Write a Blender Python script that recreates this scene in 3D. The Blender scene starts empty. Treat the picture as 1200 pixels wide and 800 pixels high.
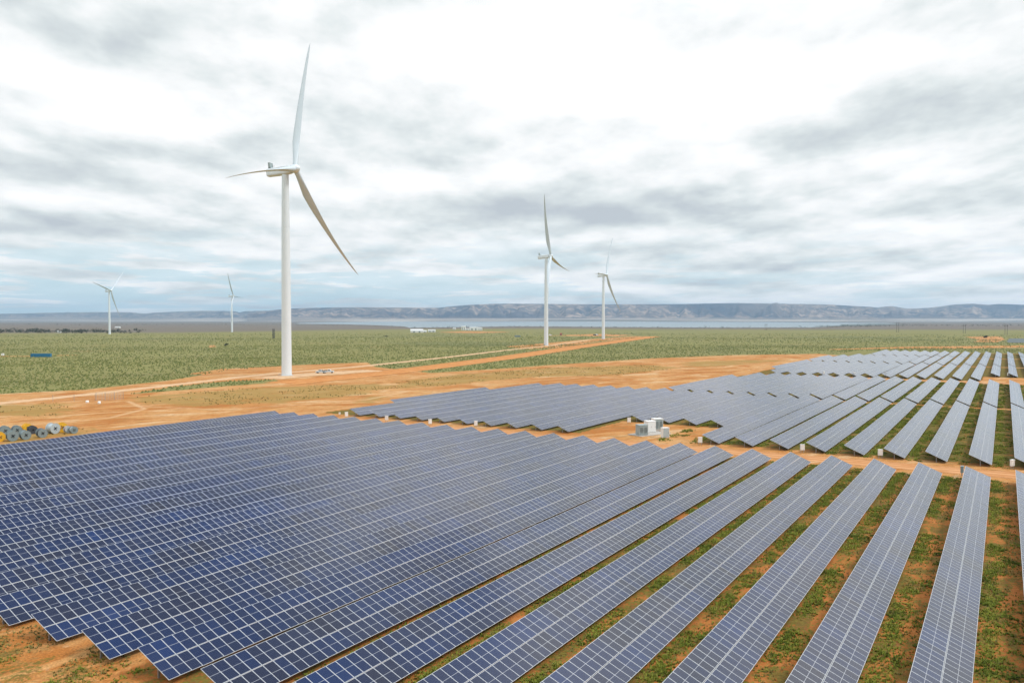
import bpy, math, random
import numpy as np
from mathutils import Vector, Matrix, noise as mn

random.seed(7)
rng = np.random.default_rng(7)
C = bpy.context.scene
COL = C.collection
R = math.radians

# ------------------------------------------------------------------ camera
F, PITCH, YAW, CAMH = 961.72, 0.026379, 0.540832, 27.03      # focal in px of a 1200 px wide frame
cam_d = bpy.data.cameras.new('camera')
cam_d.sensor_fit = 'HORIZONTAL'
cam_d.sensor_width = 36.0
cam_d.lens = 36.0 * F / 1200.0
cam_d.clip_start = 0.5
cam_d.clip_end = 80000
cam = bpy.data.objects.new('camera', cam_d)
COL.objects.link(cam)
cam.location = (0, 0, CAMH)
cam.rotation_euler = (R(90) - PITCH, 0, 0)
C.camera = cam

# ------------------------------------------------------------------ world, sun, exposure
SUN_EL, SUN_AZ = R(50), R(94)            # azimuth clockwise from the view direction (+Y)
world = bpy.data.worlds.new('World')
C.world = world
world.use_nodes = True


class NT:
    """tiny node-tree helper"""
    def __init__(s, tree):
        s.t = tree
        s.n = tree.nodes
        s.l = tree.links

    def node(s, kind, **kw):
        n = s.n.new(kind)
        for k, v in kw.items():
            setattr(n, k, v)
        return n

    def put(s, sock, v):
        if isinstance(v, bpy.types.NodeSocket):
            s.l.new(v, sock)
        elif v is not None:
            if hasattr(sock, 'default_value'):
                dv = sock.default_value
                if hasattr(dv, '__len__') and not hasattr(v, '__len__'):
                    v = [v] * len(dv)
                if hasattr(dv, '__len__') and len(dv) == 4 and len(v) == 3:
                    v = tuple(v) + (1,)
                sock.default_value = v

    def math(s, op, a, b=None, c=None, clamp=False):
        n = s.node('ShaderNodeMath', operation=op, use_clamp=clamp)
        s.put(n.inputs[0], a)
        s.put(n.inputs[1], b)
        if c is not None:
            s.put(n.inputs[2], c)
        return n.outputs[0]

    def vmath(s, op, a, b=None):
        n = s.node('ShaderNodeVectorMath', operation=op)
        s.put(n.inputs[0], a)
        if b is not None:
            s.put(n.inputs[1], b)
        return n.outputs['Value'] if op in ('DOT_PRODUCT', 'LENGTH', 'DISTANCE') else n.outputs[0]

    def mix(s, f, a, b, mode='MIX'):
        n = s.node('ShaderNodeMix', data_type='RGBA', blend_type=mode)
        s.put(n.inputs[0], f)
        s.put(n.inputs[6], a)
        s.put(n.inputs[7], b)
        return n.outputs[2]

    def noise(s, vec, scale, detail=4, rough=0.55, dist=0.0, dims='3D'):
        n = s.node('ShaderNodeTexNoise', noise_dimensions=dims)
        s.put(n.inputs['Vector'], vec)
        n.inputs['Scale'].default_value = scale
        n.inputs['Detail'].default_value = detail
        n.inputs['Roughness'].default_value = rough
        n.inputs['Distortion'].default_value = dist
        return n.outputs['Fac']

    def smooth(s, v, a, b, lo=0.0, hi=1.0):
        n = s.node('ShaderNodeMapRange', interpolation_type='SMOOTHSTEP')
        s.put(n.inputs[0], v)
        for i, x in enumerate((a, b, lo, hi)):
            n.inputs[1 + i].default_value = x
        return n.outputs[0]

    def ramp(s, v, stops):
        n = s.node('ShaderNodeValToRGB')
        e = n.color_ramp.elements
        while len(e) < len(stops):
            e.new(0.5)
        for i, (p, c) in enumerate(stops):
            e[i].position = p
            e[i].color = tuple(c) + (1,)
        s.put(n.inputs[0], v)
        return n.outputs[0]

    def sep(s, v):
        n = s.node('ShaderNodeSeparateXYZ')
        s.put(n.inputs[0], v)
        return n.outputs

    def comb(s, x, y, z=0.0):
        n = s.node('ShaderNodeCombineXYZ')
        for i, v in enumerate((x, y, z)):
            s.put(n.inputs[i], v)
        return n.outputs[0]


def build_sky():
    w = NT(world.node_tree)
    bg = w.n['Background']
    tc = w.node('ShaderNodeTexCoord')
    d = tc.outputs['Generated']
    x, y, z = w.sep(d)
    zp = w.math('MAXIMUM', z, 0.0)
    px = w.math('DIVIDE', x, w.math('ADD', w.math('MULTIPLY', zp, 0.55), 0.33))
    py = w.math('MULTIPLY', w.math('LOGARITHM', w.math('ADD', zp, 0.05), 2.718), 1.15)
    p = w.comb(px, py, w.math('MULTIPLY', y, 1.5))
    n_big = w.noise(w.vmath('ADD', p, (2.3, 5.2, 0.7)), 0.95, 3, 0.5, 0.0)
    q = w.vmath('ADD', p, (6.9, 3.1, 2.4))
    n_mid = w.noise(q, 3.0, 10, 0.52, 0.0)
    n_up = w.noise(w.vmath('ADD', q, (0.0, 0.095, 0.0)), 3.0, 5, 0.52, 0.0)
    relief = w.math('SUBTRACT', n_mid, n_up)          # lit crowns, grey undersides
    n_fine = w.noise(w.vmath('ADD', p, (3.1, 2.2, 9.0)), 7.5, 6, 0.6, 0.3)
    dens = w.math('ADD', w.math('MULTIPLY', n_big, 0.48), w.math('ADD', w.math('MULTIPLY', n_mid, 0.42), w.math('MULTIPLY', n_fine, 0.10)))
    dens = w.math('ADD', dens, w.math('ADD', w.math('MULTIPLY', relief, 0.72), 0.030))

    # broad bright and dark cloud masses, each at its own place in the cloud deck
    def lobe(px_, py_, sx, sy, amp):
        ax = math.atan((px_ - 600) / F)
        el = math.atan((374.6 - py_) / F * math.cos(ax))
        v = (math.sin(ax) * math.cos(el), math.cos(ax) * math.cos(el), math.sin(el))
        dx = w.math('MULTIPLY', w.math('SUBTRACT', x, v[0]), 1.0 / sx)
        dz = w.math('MULTIPLY', w.math('SUBTRACT', z, v[2]), 1.0 / sy)
        r2 = w.math('ADD', w.math('MULTIPLY', dx, dx), w.math('MULTIPLY', dz, dz))
        fwd = w.smooth(y, 0.0, 0.3)
        return w.math('MULTIPLY', w.math('MULTIPLY', w.math('EXPONENT', w.math('MULTIPLY', r2, -1.0)), amp), fwd)
    lobes = [(660, 70, .20, .085, .23), (110, 105, .13, .05, .13), (1020, 180, .10, .035, .05), (880, 100, .10, .05, .13),
             (1150, 130, .15, .085, -.105), (60, 185, .22, .040, -.085), (340, 175, .18, .040, -.06), (930, 232, .22, .022, -.10),
             (190, 272, .16, .018, -.13), (620, 250, .20, .020, -.10), (510, 180, .12, .03, -.05), (100, 238, .16, .016, .08),
             (420, 250, .1, .014, .05), (640, 213, .15, .018, .08), (1150, 205, .12, .02, .06), (60, 20, .14, .03, -.05),
             (1000, 300, .25, .014, -.05), (760, 275, .15, .012, .04)]
    tot = dens
    for L in lobes:
        tot = w.math('ADD', tot, lobe(*L))
    cloud = w.ramp(tot, [(0.27, (0.56, 0.61, 0.655)), (0.40, (0.71, 0.765, 0.78)), (0.48, (0.83, 0.88, 0.885)),
                         (0.56, (0.96, 0.98, 0.985)), (0.70, (1.12, 1.12, 1.12))])
    # blue sky between the clouds, mostly low to the left
    sky = w.node('ShaderNodeTexSky', sky_type='NISHITA')
    sky.sun_disc = False
    sky.sun_elevation = SUN_EL
    sky.sun_rotation = SUN_AZ
    blue = w.mix(0.8, w.mix(1.0, sky.outputs[0], (0.35, 0.35, 0.35), 'MULTIPLY'), (7.4, 9.9, 10.8))
    gap_n = w.noise(w.vmath('ADD', w.vmath('MULTIPLY', p, (1.0, 1.9, 1.0)), (9.2, 0.4, 1.0)), 3.0, 8, 0.62, 0.2)
    low = w.math('MULTIPLY', w.smooth(z, 0.13, 0.03), w.smooth(x, 0.45, -0.45, 0.5, 1.0))
    gap = w.math('MULTIPLY', w.smooth(w.math('ADD', gap_n, w.math('MULTIPLY', low, 0.11)), 0.54, 0.64), w.math('MULTIPLY', low, 0.8))
    hole = w.math('ADD', lobe(425, 304, .045, .016, 1.0), lobe(825, 3, .03, .012, .45))
    hole = w.math('MULTIPLY', hole, w.smooth(gap_n, 0.40, 0.60))
    gap = w.math('MAXIMUM', gap, hole, clamp=True)
    # the deck opens higher up ahead, where blue sky shows between broken cloud
    open_n = w.math('ADD', z, w.math('MULTIPLY', w.math('SUBTRACT', n_mid, 0.5), 0.35))
    opening = w.math('MULTIPLY', w.smooth(open_n, 0.585, 0.71), w.smooth(y, 0.10, 0.30))
    opening = w.math('MULTIPLY', opening, 0.92)
    # thick overcast is brighter towards the zenith
    zen = w.math('ADD', w.smooth(z, 0.30, 0.95, 0.0, 1.0), 1.0)
    c10 = w.mix(1.0, cloud, w.comb(zen, zen, zen), 'MULTIPLY')
    c10 = w.mix(1.0, c10, (10, 10, 10), 'MULTIPLY')
    col = w.mix(gap, c10, blue)
    col = w.mix(opening, col, w.mix(0.5, sky.outputs[0], (1.6, 2.8, 5.6)))
    ground = w.smooth(z, -0.02, 0.0)
    col = w.mix(ground, (3.0, 2.4, 1.8), col)
    w.put(bg.inputs[0], col)
    bg.inputs[1].default_value = 0.1


build_sky()
sun_d = bpy.data.lights.new('sun', 'SUN')
sun_d.energy = 1.9
sun_d.angle = R(10)
sun_d.color = (1.0, 0.98, 0.95)
sun = bpy.data.objects.new('sun', sun_d)
COL.objects.link(sun)
sd = Vector((math.sin(SUN_AZ) * math.cos(SUN_EL), math.cos(SUN_AZ) * math.cos(SUN_EL), math.sin(SUN_EL)))
sun.rotation_euler = sd.to_track_quat('Z', 'Y').to_euler()
sun.location = sd * 500

vs = C.view_settings
vs.view_transform = 'Standard'
vs.look = 'None'
vs.exposure = 0.0
vs.gamma = 1.0
vs.use_curve_mapping = False


# ------------------------------------------------------------------ helpers
def G(px, py):
    """ground point that the photograph shows at a pixel (survey of the site)"""
    X = (px - 600) / F
    Y = -(py - 400) / F
    fy = math.cos(PITCH) + Y * math.sin(PITCH)
    fz = -math.sin(PITCH) + Y * math.cos(PITCH)
    s = -CAMH / fz
    return np.array([X * s, fy * s])


def seen(x, y, z=0.0, m=0):
    """pixel of a point in the 1200 x 800 frame"""
    zz = z - CAMH
    d = y * math.cos(PITCH) - zz * math.sin(PITCH)
    if d < 1:
        return None
    u = y * math.sin(PITCH) + zz * math.cos(PITCH)
    return 600 + F * x / d, 400 - F * u / d


DU = np.array([math.sin(YAW), math.cos(YAW)])        # along the rows
DV = np.array([math.cos(YAW), -math.sin(YAW)])       # across the rows, downhill side of the panels


def UV2XY(u, v):
    return u * DU + v * DV


class MB:
    def __init__(s):
        s.v, s.f, s.m, s.uv, s.sm = [], [], [], [], []

    def add(s, verts, faces, mat=0, uvs=None, smooth=False):
        o = len(s.v)
        s.v.extend(tuple(map(float, p)) for p in verts)
        for i, f in enumerate(faces):
            s.f.append(tuple(o + k for k in f))
            s.m.append(mat)
            s.sm.append(smooth)
            s.uv.append(uvs[i] if uvs else None)

    def box(s, c, d, mat=0, M=None):
        x, y, z = d[0] / 2, d[1] / 2, d[2] / 2
        vs_ = [Vector((c[0] + a * x, c[1] + b * y, c[2] + e * z)) for e in (-1, 1) for b in (-1, 1) for a in (-1, 1)]
        if M is not None:
            vs_ = [M @ v for v in vs_]
        s.add(vs_, [(0, 2, 3, 1), (4, 5, 7, 6), (0, 1, 5, 4), (2, 6, 7, 3), (0, 4, 6, 2), (1, 3, 7, 5)], mat)

    def tube(s, a, b, r0, r1=None, n=10, mat=0, cap=True, smooth=True):
        a, b = Vector(a), Vector(b)
        r1 = r0 if r1 is None else r1
        q = (b - a).to_track_quat('Z', 'Y')
        vs_ = []
        for P, r in ((a, r0), (b, r1)):
            for i in range(n):
                t = 2 * math.pi * i / n
                vs_.append(P + q @ Vector((r * math.cos(t), r * math.sin(t), 0)))
        s.add(vs_, [(i, (i + 1) % n, n + (i + 1) % n, n + i) for i in range(n)], mat, smooth=smooth)
        if cap:
            s.add(vs_[:n], [tuple(range(n - 1, -1, -1))], mat)
            s.add(vs_[n:], [tuple(range(n))], mat)

    def lathe(s, prof, n=24, mat=0, axis='Z', smooth=True, M=None):
        vs_ = []
        for r, h in prof:
            for i in range(n):
                t = 2 * math.pi * i / n
                p = (r * math.cos(t), r * math.sin(t), h)
                if axis == 'Y':
                    p = (p[0], p[2], p[1])
                if axis == 'X':
                    p = (p[2], p[0], p[1])
                p = Vector(p)
                vs_.append(M @ p if M is not None else p)
        fs = []
        for k in range(len(prof) - 1):
            for i in range(n):
                fs.append((k * n + i, k * n + (i + 1) % n, (k + 1) * n + (i + 1) % n, (k + 1) * n + i))
        s.add(vs_, fs, mat, smooth=smooth)

    def prism(s, pts, y0, y1, mat=0, M=None):
        """outline in x,z pushed along y"""
        n = len(pts)
        vs_ = [Vector((p[0], y0, p[1])) for p in pts] + [Vector((p[0], y1, p[1])) for p in pts]
        if M is not None:
            vs_ = [M @ v for v in vs_]
        s.add(vs_, [tuple(range(n)), tuple(range(2 * n - 1, n - 1, -1))] +
              [(i, n + i, n + (i + 1) % n, (i + 1) % n) for i in range(n)], mat)

    def mesh(s, name, mats):
        me = bpy.data.meshes.new(name)
        me.from_pydata(s.v, [], s.f)
        for m in (mats if isinstance(mats, (list, tuple)) else [mats]):
            me.materials.append(m)
        me.polygons.foreach_set('material_index', s.m)
        me.polygons.foreach_set('use_smooth', s.sm)
        if any(u is not None for u in s.uv):
            lay = me.uv_layers.new(name='UVMap')
            flat = []
            for f, u in zip(s.f, s.uv):
                for k in range(len(f)):
                    flat.extend(u[k] if u is not None else (0.0, 0.0))
            lay.data.foreach_set('uv', flat)
        me.update()
        return me


def link(name, me, parent=None, loc=None, rot=None):
    o = bpy.data.objects.new(name, me)
    COL.objects.link(o)
    if parent is not None:
        o.parent = parent
    if loc is not None:
        o.location = loc
    if rot is not None:
        o.rotation_euler = rot
    return o


def tag(o, label=None, cat=None, group=None, kind=None):
    if label:
        o['label'] = label
    if cat:
        o['category'] = cat
    if group:
        o['group'] = group
    if kind:
        o['kind'] = kind
    return o


def thing(name, loc, label, cat, group=None, rz=0.0):
    o = link(name, None, None, loc, (0, 0, rz))
    o.empty_display_size = 0.5
    return tag(o, label, cat, group)


def copy_tree(root):
    r = root.copy()
    COL.objects.link(r)
    for ch in list(root.children):
        c = ch.copy()
        COL.objects.link(c)
        c.parent = r
        for g in list(ch.children):
            d = g.copy()
            COL.objects.link(d)
            d.parent = c
    return r


def fast_mesh(name, V, faces_flat, sizes, mats, attrs=None, smooth=False):
    """big meshes from numpy arrays"""
    me = bpy.data.meshes.new(name)
    V = np.asarray(V, np.float32)
    faces_flat = np.asarray(faces_flat, np.int32)
    sizes = np.asarray(sizes, np.int32)
    me.vertices.add(len(V))
    me.vertices.foreach_set('co', V.ravel())
    me.loops.add(len(faces_flat))
    me.loops.foreach_set('vertex_index', faces_flat)
    me.polygons.add(len(sizes))
    st = np.zeros(len(sizes), np.int32)
    st[1:] = np.cumsum(sizes)[:-1]
    me.polygons.foreach_set('loop_start', st)
    try:
        me.polygons.foreach_set('loop_total', sizes)
    except Exception:
        pass
    me.polygons.foreach_set('use_smooth', np.full(len(sizes), smooth, bool))
    for m in (mats if isinstance(mats, (list, tuple)) else [mats]):
        me.materials.append(m)
    me.update(calc_edges=True)
    for k, (dom, arr) in (attrs or {}).items():
        a = me.attributes.new(k, 'FLOAT', dom)
        a.data.foreach_set('value', np.asarray(arr, np.float32))
    return me


# ------------------------------------------------------------------ materials
def new_mat(name):
    m = bpy.data.materials.new(name)
    m.use_nodes = True
    t = NT(m.node_tree)
    b = t.n['Principled BSDF']
    return m, t, b


def plain(name, col, rough=0.6, metal=0.0, var=0.12, scale=3.0, spec=0.4):
    m, t, b = new_mat(name)
    tc = t.node('ShaderNodeTexCoord')
    n = t.noise(tc.outputs['Object'], scale, 5, 0.6)
    lo = tuple(c * (1 - var) for c in col)
    hi = tuple(min(1, c * (1 + var)) for c in col)
    t.put(b.inputs['Base Color'], t.mix(n, lo, hi))
    b.inputs['Roughness'].default_value = rough
    b.inputs['Metallic'].default_value = metal
    b.inputs['Specular IOR Level'].default_value = spec
    return m


M_white = plain('turbine_white', (0.68, 0.74, 0.78), 0.35, var=0.04, scale=0.3)
M_blade = plain('blade_grey_white', (0.56, 0.63, 0.68), 0.4, var=0.05, scale=0.2)
M_cabinet = plain('cabinet_white', (0.78, 0.78, 0.76), 0.45, var=0.06)
M_cabgrey = plain('cabinet_grey_green', (0.30, 0.36, 0.36), 0.5, var=0.12, scale=6)
M_louver = plain('louver_dark', (0.10, 0.12, 0.12), 0.6)
M_steel = plain('galvanised_steel', (0.34, 0.36, 0.38), 0.45, metal=0.6, var=0.15)
M_dark = plain('dark_metal', (0.05, 0.055, 0.06), 0.55)
M_concrete = plain('concrete', (0.42, 0.39, 0.35), 0.85, var=0.15)
M_yellow = plain('drum_yellow', (0.72, 0.40, 0.02), 0.5)
M_drumgrey = plain('drum_grey', (0.20, 0.255, 0.265), 0.5, var=0.15)
M_drumpale = plain('drum_pale', (0.40, 0.46, 0.48), 0.5, var=0.15)
M_pink = plain('drum_salmon', (0.52, 0.25, 0.15), 0.55)
M_cable = plain('cable_dark', (0.05, 0.06, 0.075), 0.5)
M_blue = plain('container_blue', (0.02, 0.16, 0.30), 0.45, var=0.15)
M_red = plain('rust_red', (0.28, 0.06, 0.03), 0.6)
M_tyre = plain('tyre', (0.02, 0.02, 0.02), 0.8)
M_glass = plain('vehicle_glass', (0.02, 0.025, 0.03), 0.1, spec=0.6)
M_shed = plain('shed_white', (0.80, 0.80, 0.78), 0.5, var=0.05)
M_shedgrey = plain('shed_roof', (0.62, 0.63, 0.62), 0.45, var=0.06)
M_wood = plain('pole_timber', (0.12, 0.095, 0.07), 0.8)
M_bark = plain('bark', (0.09, 0.065, 0.045), 0.9)
M_lamp = plain('lamp_lens', (0.7, 0.7, 0.68), 0.15)


def mat_panel():
    m, t, b = new_mat('solar_glass')
    uv = t.node('ShaderNodeUVMap')
    u, v, _ = t.sep(uv.outputs[0])
    oi = t.node('ShaderNodeObjectInfo')
    at = t.node('ShaderNodeAttribute', attribute_name='rnd')
    r0, _, _ = t.sep(oi.outputs['Color'])
    rnd = t.math('ADD', r0, at.outputs['Fac'])

    def band(val, c, w):      # 1 within w of c
        return t.math('LESS_THAN', t.math('ABSOLUTE', t.math('SUBTRACT', val, c)), w)

    frame = t.math('MAXIMUM', band(u, 0.0, 0.025), band(u, 1.0, 0.025))
    frame = t.math('MAXIMUM', frame, t.math('MAXIMUM', band(v, 0.0, 0.0145), band(v, 1.0, 0.0145)))
    mid = band(v, 0.5, 0.0085)
    fu = t.math('FRACT', t.math('MULTIPLY', u, 6.0))
    fv = t.math('FRACT', t.math('MULTIPLY', v, 12.0))
    cols = t.math('LESS_THAN', t.math('ABSOLUTE', t.math('SUBTRACT', fu, 0.5)), 0.035)
    seams = t.math('MAXIMUM', t.math('LESS_THAN', fu, 0.035), t.math('LESS_THAN', fv, 0.030))
    cell = t.ramp(rnd, [(0.0, (0.014, 0.014, 0.026)), (0.30, (0.009, 0.014, 0.040)), (0.62, (0.004, 0.015, 0.062)), (1.0, (0.003, 0.022, 0.098))])
    # polycrystalline grain
    tc = t.node('ShaderNodeTexCoord')
    gr = t.noise(tc.outputs['Object'], 5.0, 2, 0.5)
    cell = t.mix(t.math('MULTIPLY', gr, 0.5), cell, t.mix(1.0, cell, (0.62, 0.62, 0.66), 'MULTIPLY'))
    c = t.mix(t.math('MULTIPLY', t.math('MAXIMUM', cols, seams), 0.16), cell, (0.42, 0.44, 0.48))
    c = t.mix(t.math('MULTIPLY', mid, 0.62), c, (0.50, 0.52, 0.55))
    c = t.mix(frame, c, (0.54, 0.56, 0.58))
    # a little wind-blown dust on the glass
    geo = t.node('ShaderNodeNewGeometry')
    dust = t.noise(geo.outputs['Position'], 0.12, 4, 0.6)
    c = t.mix(t.smooth(dust, 0.45, 0.75, 0.004, 0.022), c, (0.50, 0.42, 0.33))
    t.put(b.inputs['Base Color'], c)
    b.inputs['IOR'].default_value = 1.58
    t.put(b.inputs['Roughness'], t.math('ADD', t.math('MULTIPLY', frame, 0.25), 0.13))
    return m


M_panel = mat_panel()
M_back = plain('panel_backsheet', (0.07, 0.072, 0.075), 0.6)  # darkened so the backs carry the deep shade under the rows


def attr(t, name):
    return t.node('ShaderNodeAttribute', attribute_name=name).outputs['Fac']


SAND = (0.47, 0.215, 0.066)
SAND2 = (0.54, 0.295, 0.115)
SAND3 = (0.37, 0.130, 0.026)
PALE = (0.60, 0.41, 0.23)


def sand_colour(t, pos):
    n1 = t.noise(t.vmath('MULTIPLY', pos, (1.0, 0.45, 1.0)), 0.045, 6, 0.62, 0.5)
    n2 = t.noise(pos, 0.6, 6, 0.65)
    n3 = t.noise(pos, 5.0, 3, 0.6)
    # wind and wheel streaks run with the tracks
    sx = t.vmath('DOT_PRODUCT', pos, (0.80, 0.60, 0))
    sy = t.vmath('DOT_PRODUCT', pos, (-0.60, 0.80, 0))
    st = t.noise(t.comb(t.math('MULTIPLY', sx, 0.34), sy, 0), 0.10, 7, 0.66, 1.1)
    sf = t.noise(t.comb(t.math('MULTIPLY', sx, 0.55), sy, 0), 0.5, 6, 0.7, 0.8)
    c = t.mix(t.smooth(n1, 0.36, 0.64), SAND, SAND2)
    c = t.mix(t.smooth(st, 0.50, 0.60, 0, 0.85), c, SAND3)
    c = t.mix(t.smooth(st, 0.46, 0.36, 0, 0.85), c, PALE)
    c = t.mix(t.smooth(sf, 0.52, 0.64, 0, 0.65), c, (0.27, 0.165, 0.055))
    c = t.mix(t.smooth(n2, 0.48, 0.72, 0, 0.75), c, SAND3)
    c = t.mix(t.smooth(n2, 0.42, 0.24, 0, 0.5), c, PALE)
    k = t.smooth(n3, 0.3, 0.7, 0.72, 1.2)
    return t.mix(1.0, c, t.comb(k, k, k), 'MULTIPLY')


def mat_ground():
    m, t, b = new_mat('desert_ground')
    geo = t.node('ShaderNodeNewGeometry')
    pos = geo.outputs['Position']
    sand, olive, pale, weed, brown, rows_ = (attr(t, k) for k in ('sand', 'olive', 'pale', 'weed', 'brown', 'rows'))
    # row-aligned coordinates for the strips between the panels
    U = t.vmath('DOT_PRODUCT', pos, (DU[0], DU[1], 0))
    V = t.vmath('DOT_PRODUCT', pos, (DV[0], DV[1], 0))
    rp = t.comb(t.math('MULTIPLY', U, 0.55), V, 0)
    # scrub plain
    s1 = t.noise(pos, 0.35, 5, 0.7)
    s2 = t.noise(pos, 0.012, 5, 0.6, 0.4)
    s3 = t.noise(t.vmath('MULTIPLY', pos, (0.35, 1, 1)), 0.0022, 5, 0.6, 0.4)
    soil = t.mix(s2, (0.29, 0.205, 0.090), (0.225, 0.195, 0.085))
    green = t.mix(s2, (0.150, 0.172, 0.046), (0.182, 0.188, 0.054))
    scrub = t.mix(t.smooth(s1, 0.40, 0.58), soil, green)
    far = t.mix(t.smooth(s3, 0.35, 0.65), (0.142, 0.160, 0.046), (0.20, 0.182, 0.066))
    scrub = t.mix(t.smooth(s3, 0.42, 0.68, 0.15, 0.6), scrub, far)
    scrub = t.mix(t.smooth(s2, 0.58, 0.70, 0, 0.45), scrub, (0.30, 0.19, 0.085))
    s4 = t.noise(t.vmath('MULTIPLY', pos, (0.5, 1, 1)), 0.006, 4, 0.6, 0.6)
    scrub = t.mix(t.smooth(s4, 0.44, 0.60, 0, 0.55), scrub, (0.215, 0.205, 0.070))
    scrub = t.mix(t.smooth(s4, 0.46, 0.34, 0, 0.45), scrub, (0.118, 0.135, 0.055))
    scrub = t.mix(brown, scrub, t.mix(s3, (0.165, 0.122, 0.100), (0.150, 0.138, 0.095)))
    # bare ground with its grassy patches
    base = sand_colour(t, pos)
    pn = t.noise(pos, 0.10, 6, 0.65, 0.5)
    pf = t.noise(t.vmath('MULTIPLY', pos, (0.5, 1.0, 1.0)), 0.8, 5, 0.7)
    ol = t.math('ADD', olive, t.math('MULTIPLY', t.math('SUBTRACT', pn, 0.5), 2.4))
    ol = t.math('ADD', ol, t.math('MULTIPLY', t.math('SUBTRACT', pf, 0.5), 1.5))
    base = t.mix(t.smooth(ol, 0.35, 1.05, 0, 0.80), base, t.mix(pf, (0.34, 0.20, 0.055), (0.25, 0.195, 0.06)))
    # weeds between the rows
    wn = t.noise(rp, 0.42, 6, 0.62, 0.6)
    wf = t.noise(pos, 2.6, 5, 0.7)
    wd = t.math('ADD', t.math('MULTIPLY', t.math('SUBTRACT', wn, 0.5), 2.6), t.math('MULTIPLY', t.math('SUBTRACT', wf, 0.5), 2.2))
    wd = t.math('ADD', wd, weed)
    wcol = t.mix(t.smooth(wf, 0.35, 0.65), (0.050, 0.058, 0.010), (0.135, 0.150, 0.022))
    wcol = t.mix(t.smooth(wn, 0.50, 0.62, 0, 0.55), wcol, (0.17, 0.10, 0.028))
    wx = t.noise(pos, 3.6, 5, 0.72)
    wcol = t.mix(t.smooth(wx, 0.52, 0.66, 0, 0.75), wcol, (0.035, 0.045, 0.010))
    wcol = t.mix(t.smooth(wx, 0.46, 0.34, 0, 0.70), wcol, (0.24, 0.20, 0.055))
    wm = t.noise(rp, 1.6, 4, 0.65, 0.4)
    wcol = t.mix(t.smooth(wm, 0.52, 0.62, 0, 0.75), wcol, (0.20, 0.085, 0.026))
    rowsand = t.mix(rows_, base, t.mix(t.smooth(wf, 0.3, 0.7), (0.32, 0.100, 0.022), (0.48, 0.19, 0.055)))
    base = t.mix(t.smooth(wd, 0.30, 0.75, 0, 0.92), rowsand, wcol)
    pl = t.math('ADD', pale, t.math('MULTIPLY', t.math('SUBTRACT', pf, 0.5), 0.7))
    base = t.mix(t.smooth(pl, 0.35, 0.95, 0, 0.7), base, PALE)
    edge = t.noise(pos, 0.16, 6, 0.7)
    sm = t.math('ADD', sand, t.math('MULTIPLY', t.math('SUBTRACT', edge, 0.5), 0.75))
    col = t.mix(t.smooth(sm, 0.38, 0.62), scrub, base)
    t.put(b.inputs['Base Color'], col)
    b.inputs['Roughness'].default_value = 0.95
    b.inputs['Specular IOR Level'].default_value = 0.1
    bump = t.node('ShaderNodeBump')
    bump.inputs['Strength'].default_value = 0.7
    bump.inputs['Distance'].default_value = 0.25
    hn = t.math('ADD', t.noise(pos, 1.1, 6, 0.65), t.math('MULTIPLY', t.noise(pos, 6.0, 3, 0.6), 0.3))
    t.put(bump.inputs['Height'], hn)
    t.l.new(bump.outputs[0], b.inputs['Normal'])
    return m


def mat_track(name, c0, c1, ruts=True):
    m, t, b = new_mat(name)
    geo = t.node('ShaderNodeNewGeometry')
    pos = geo.outputs['Position']
    uv = t.node('ShaderNodeUVMap')
    u, v, _ = t.sep(uv.outputs[0])
    n1 = t.noise(pos, 0.25, 6, 0.65, 0.3)
    n2 = t.noise(t.comb(t.math('MULTIPLY', u, 0.08), t.math('MULTIPLY', v, 9.0), 0), 1.0, 4, 0.6)
    c = t.mix(t.smooth(t.math('ADD', t.math('MULTIPLY', n1, 0.5), t.math('MULTIPLY', n2, 0.5)), 0.36, 0.64), c0, c1)
    if ruts:
        for q in (0.30, 0.44, 0.57, 0.70):
            w_ = t.math('ABSOLUTE', t.math('SUBTRACT', v, q))
            c = t.mix(t.math('MULTIPLY', t.smooth(w_, 0.045, 0.015), t.smooth(n1, 0.35, 0.62, 0.10, 0.75)), c, (0.34, 0.125, 0.030) if q in (0.30, 0.57) else tuple(min(1, x * 1.14 + 0.03) for x in c1))
    t.put(b.inputs['Base Color'], c)
    b.inputs['Roughness'].default_value = 0.95
    b.inputs['Specular IOR Level'].default_value = 0.1
    # ragged edge: the graded surface breaks up into the ground beside it
    e = t.math('MINIMUM', v, t.math('SUBTRACT', 1.0, v))
    en = t.noise(pos, 0.35, 6, 0.7)
    a = t.smooth(t.math('ADD', e, t.math('MULTIPLY', t.math('SUBTRACT', en, 0.5), 0.42)), 0.05, 0.17)
    t.put(b.inputs['Alpha'], a)
    return m


M_ground = mat_ground()
M_track_o = mat_track('orange_track', (0.44, 0.165, 0.040), (0.55, 0.265, 0.090))
M_track_p = mat_track('pale_track', (0.53, 0.33, 0.18), (0.62, 0.43, 0.26))
M_track_r = mat_track('service_road_sand', (0.44, 0.19, 0.065), (0.55, 0.29, 0.135))


# ------------------------------------------------------------------ ground sheet with its land-cover zones
def px_poly(pts):
    return np.array([G(*p) for p in pts])


def inside(P, poly):
    x, y = P[:, 0], P[:, 1]
    n = len(poly)
    res = np.zeros(len(P), bool)
    j = n - 1
    for i in range(n):
        xi, yi = poly[i]
        xj, yj = poly[j]
        c = ((yi > y) != (yj > y)) & (x < (xj - xi) * (y - yi) / (yj - yi + 1e-12) + xi)
        res ^= c
        j = i
    return res


def edge_dist(P, poly, closed=True):
    d = np.full(len(P), 1e9)
    n = len(poly)
    for i in range(n if closed else n - 1):
        a, b = poly[i], poly[(i + 1) % n]
        ab = b - a
        t = np.clip(((P - a) @ ab) / (ab @ ab + 1e-9), 0, 1)
        q = a + t[:, None] * ab
        d = np.minimum(d, np.hypot(*(P - q).T))
    return d


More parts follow.
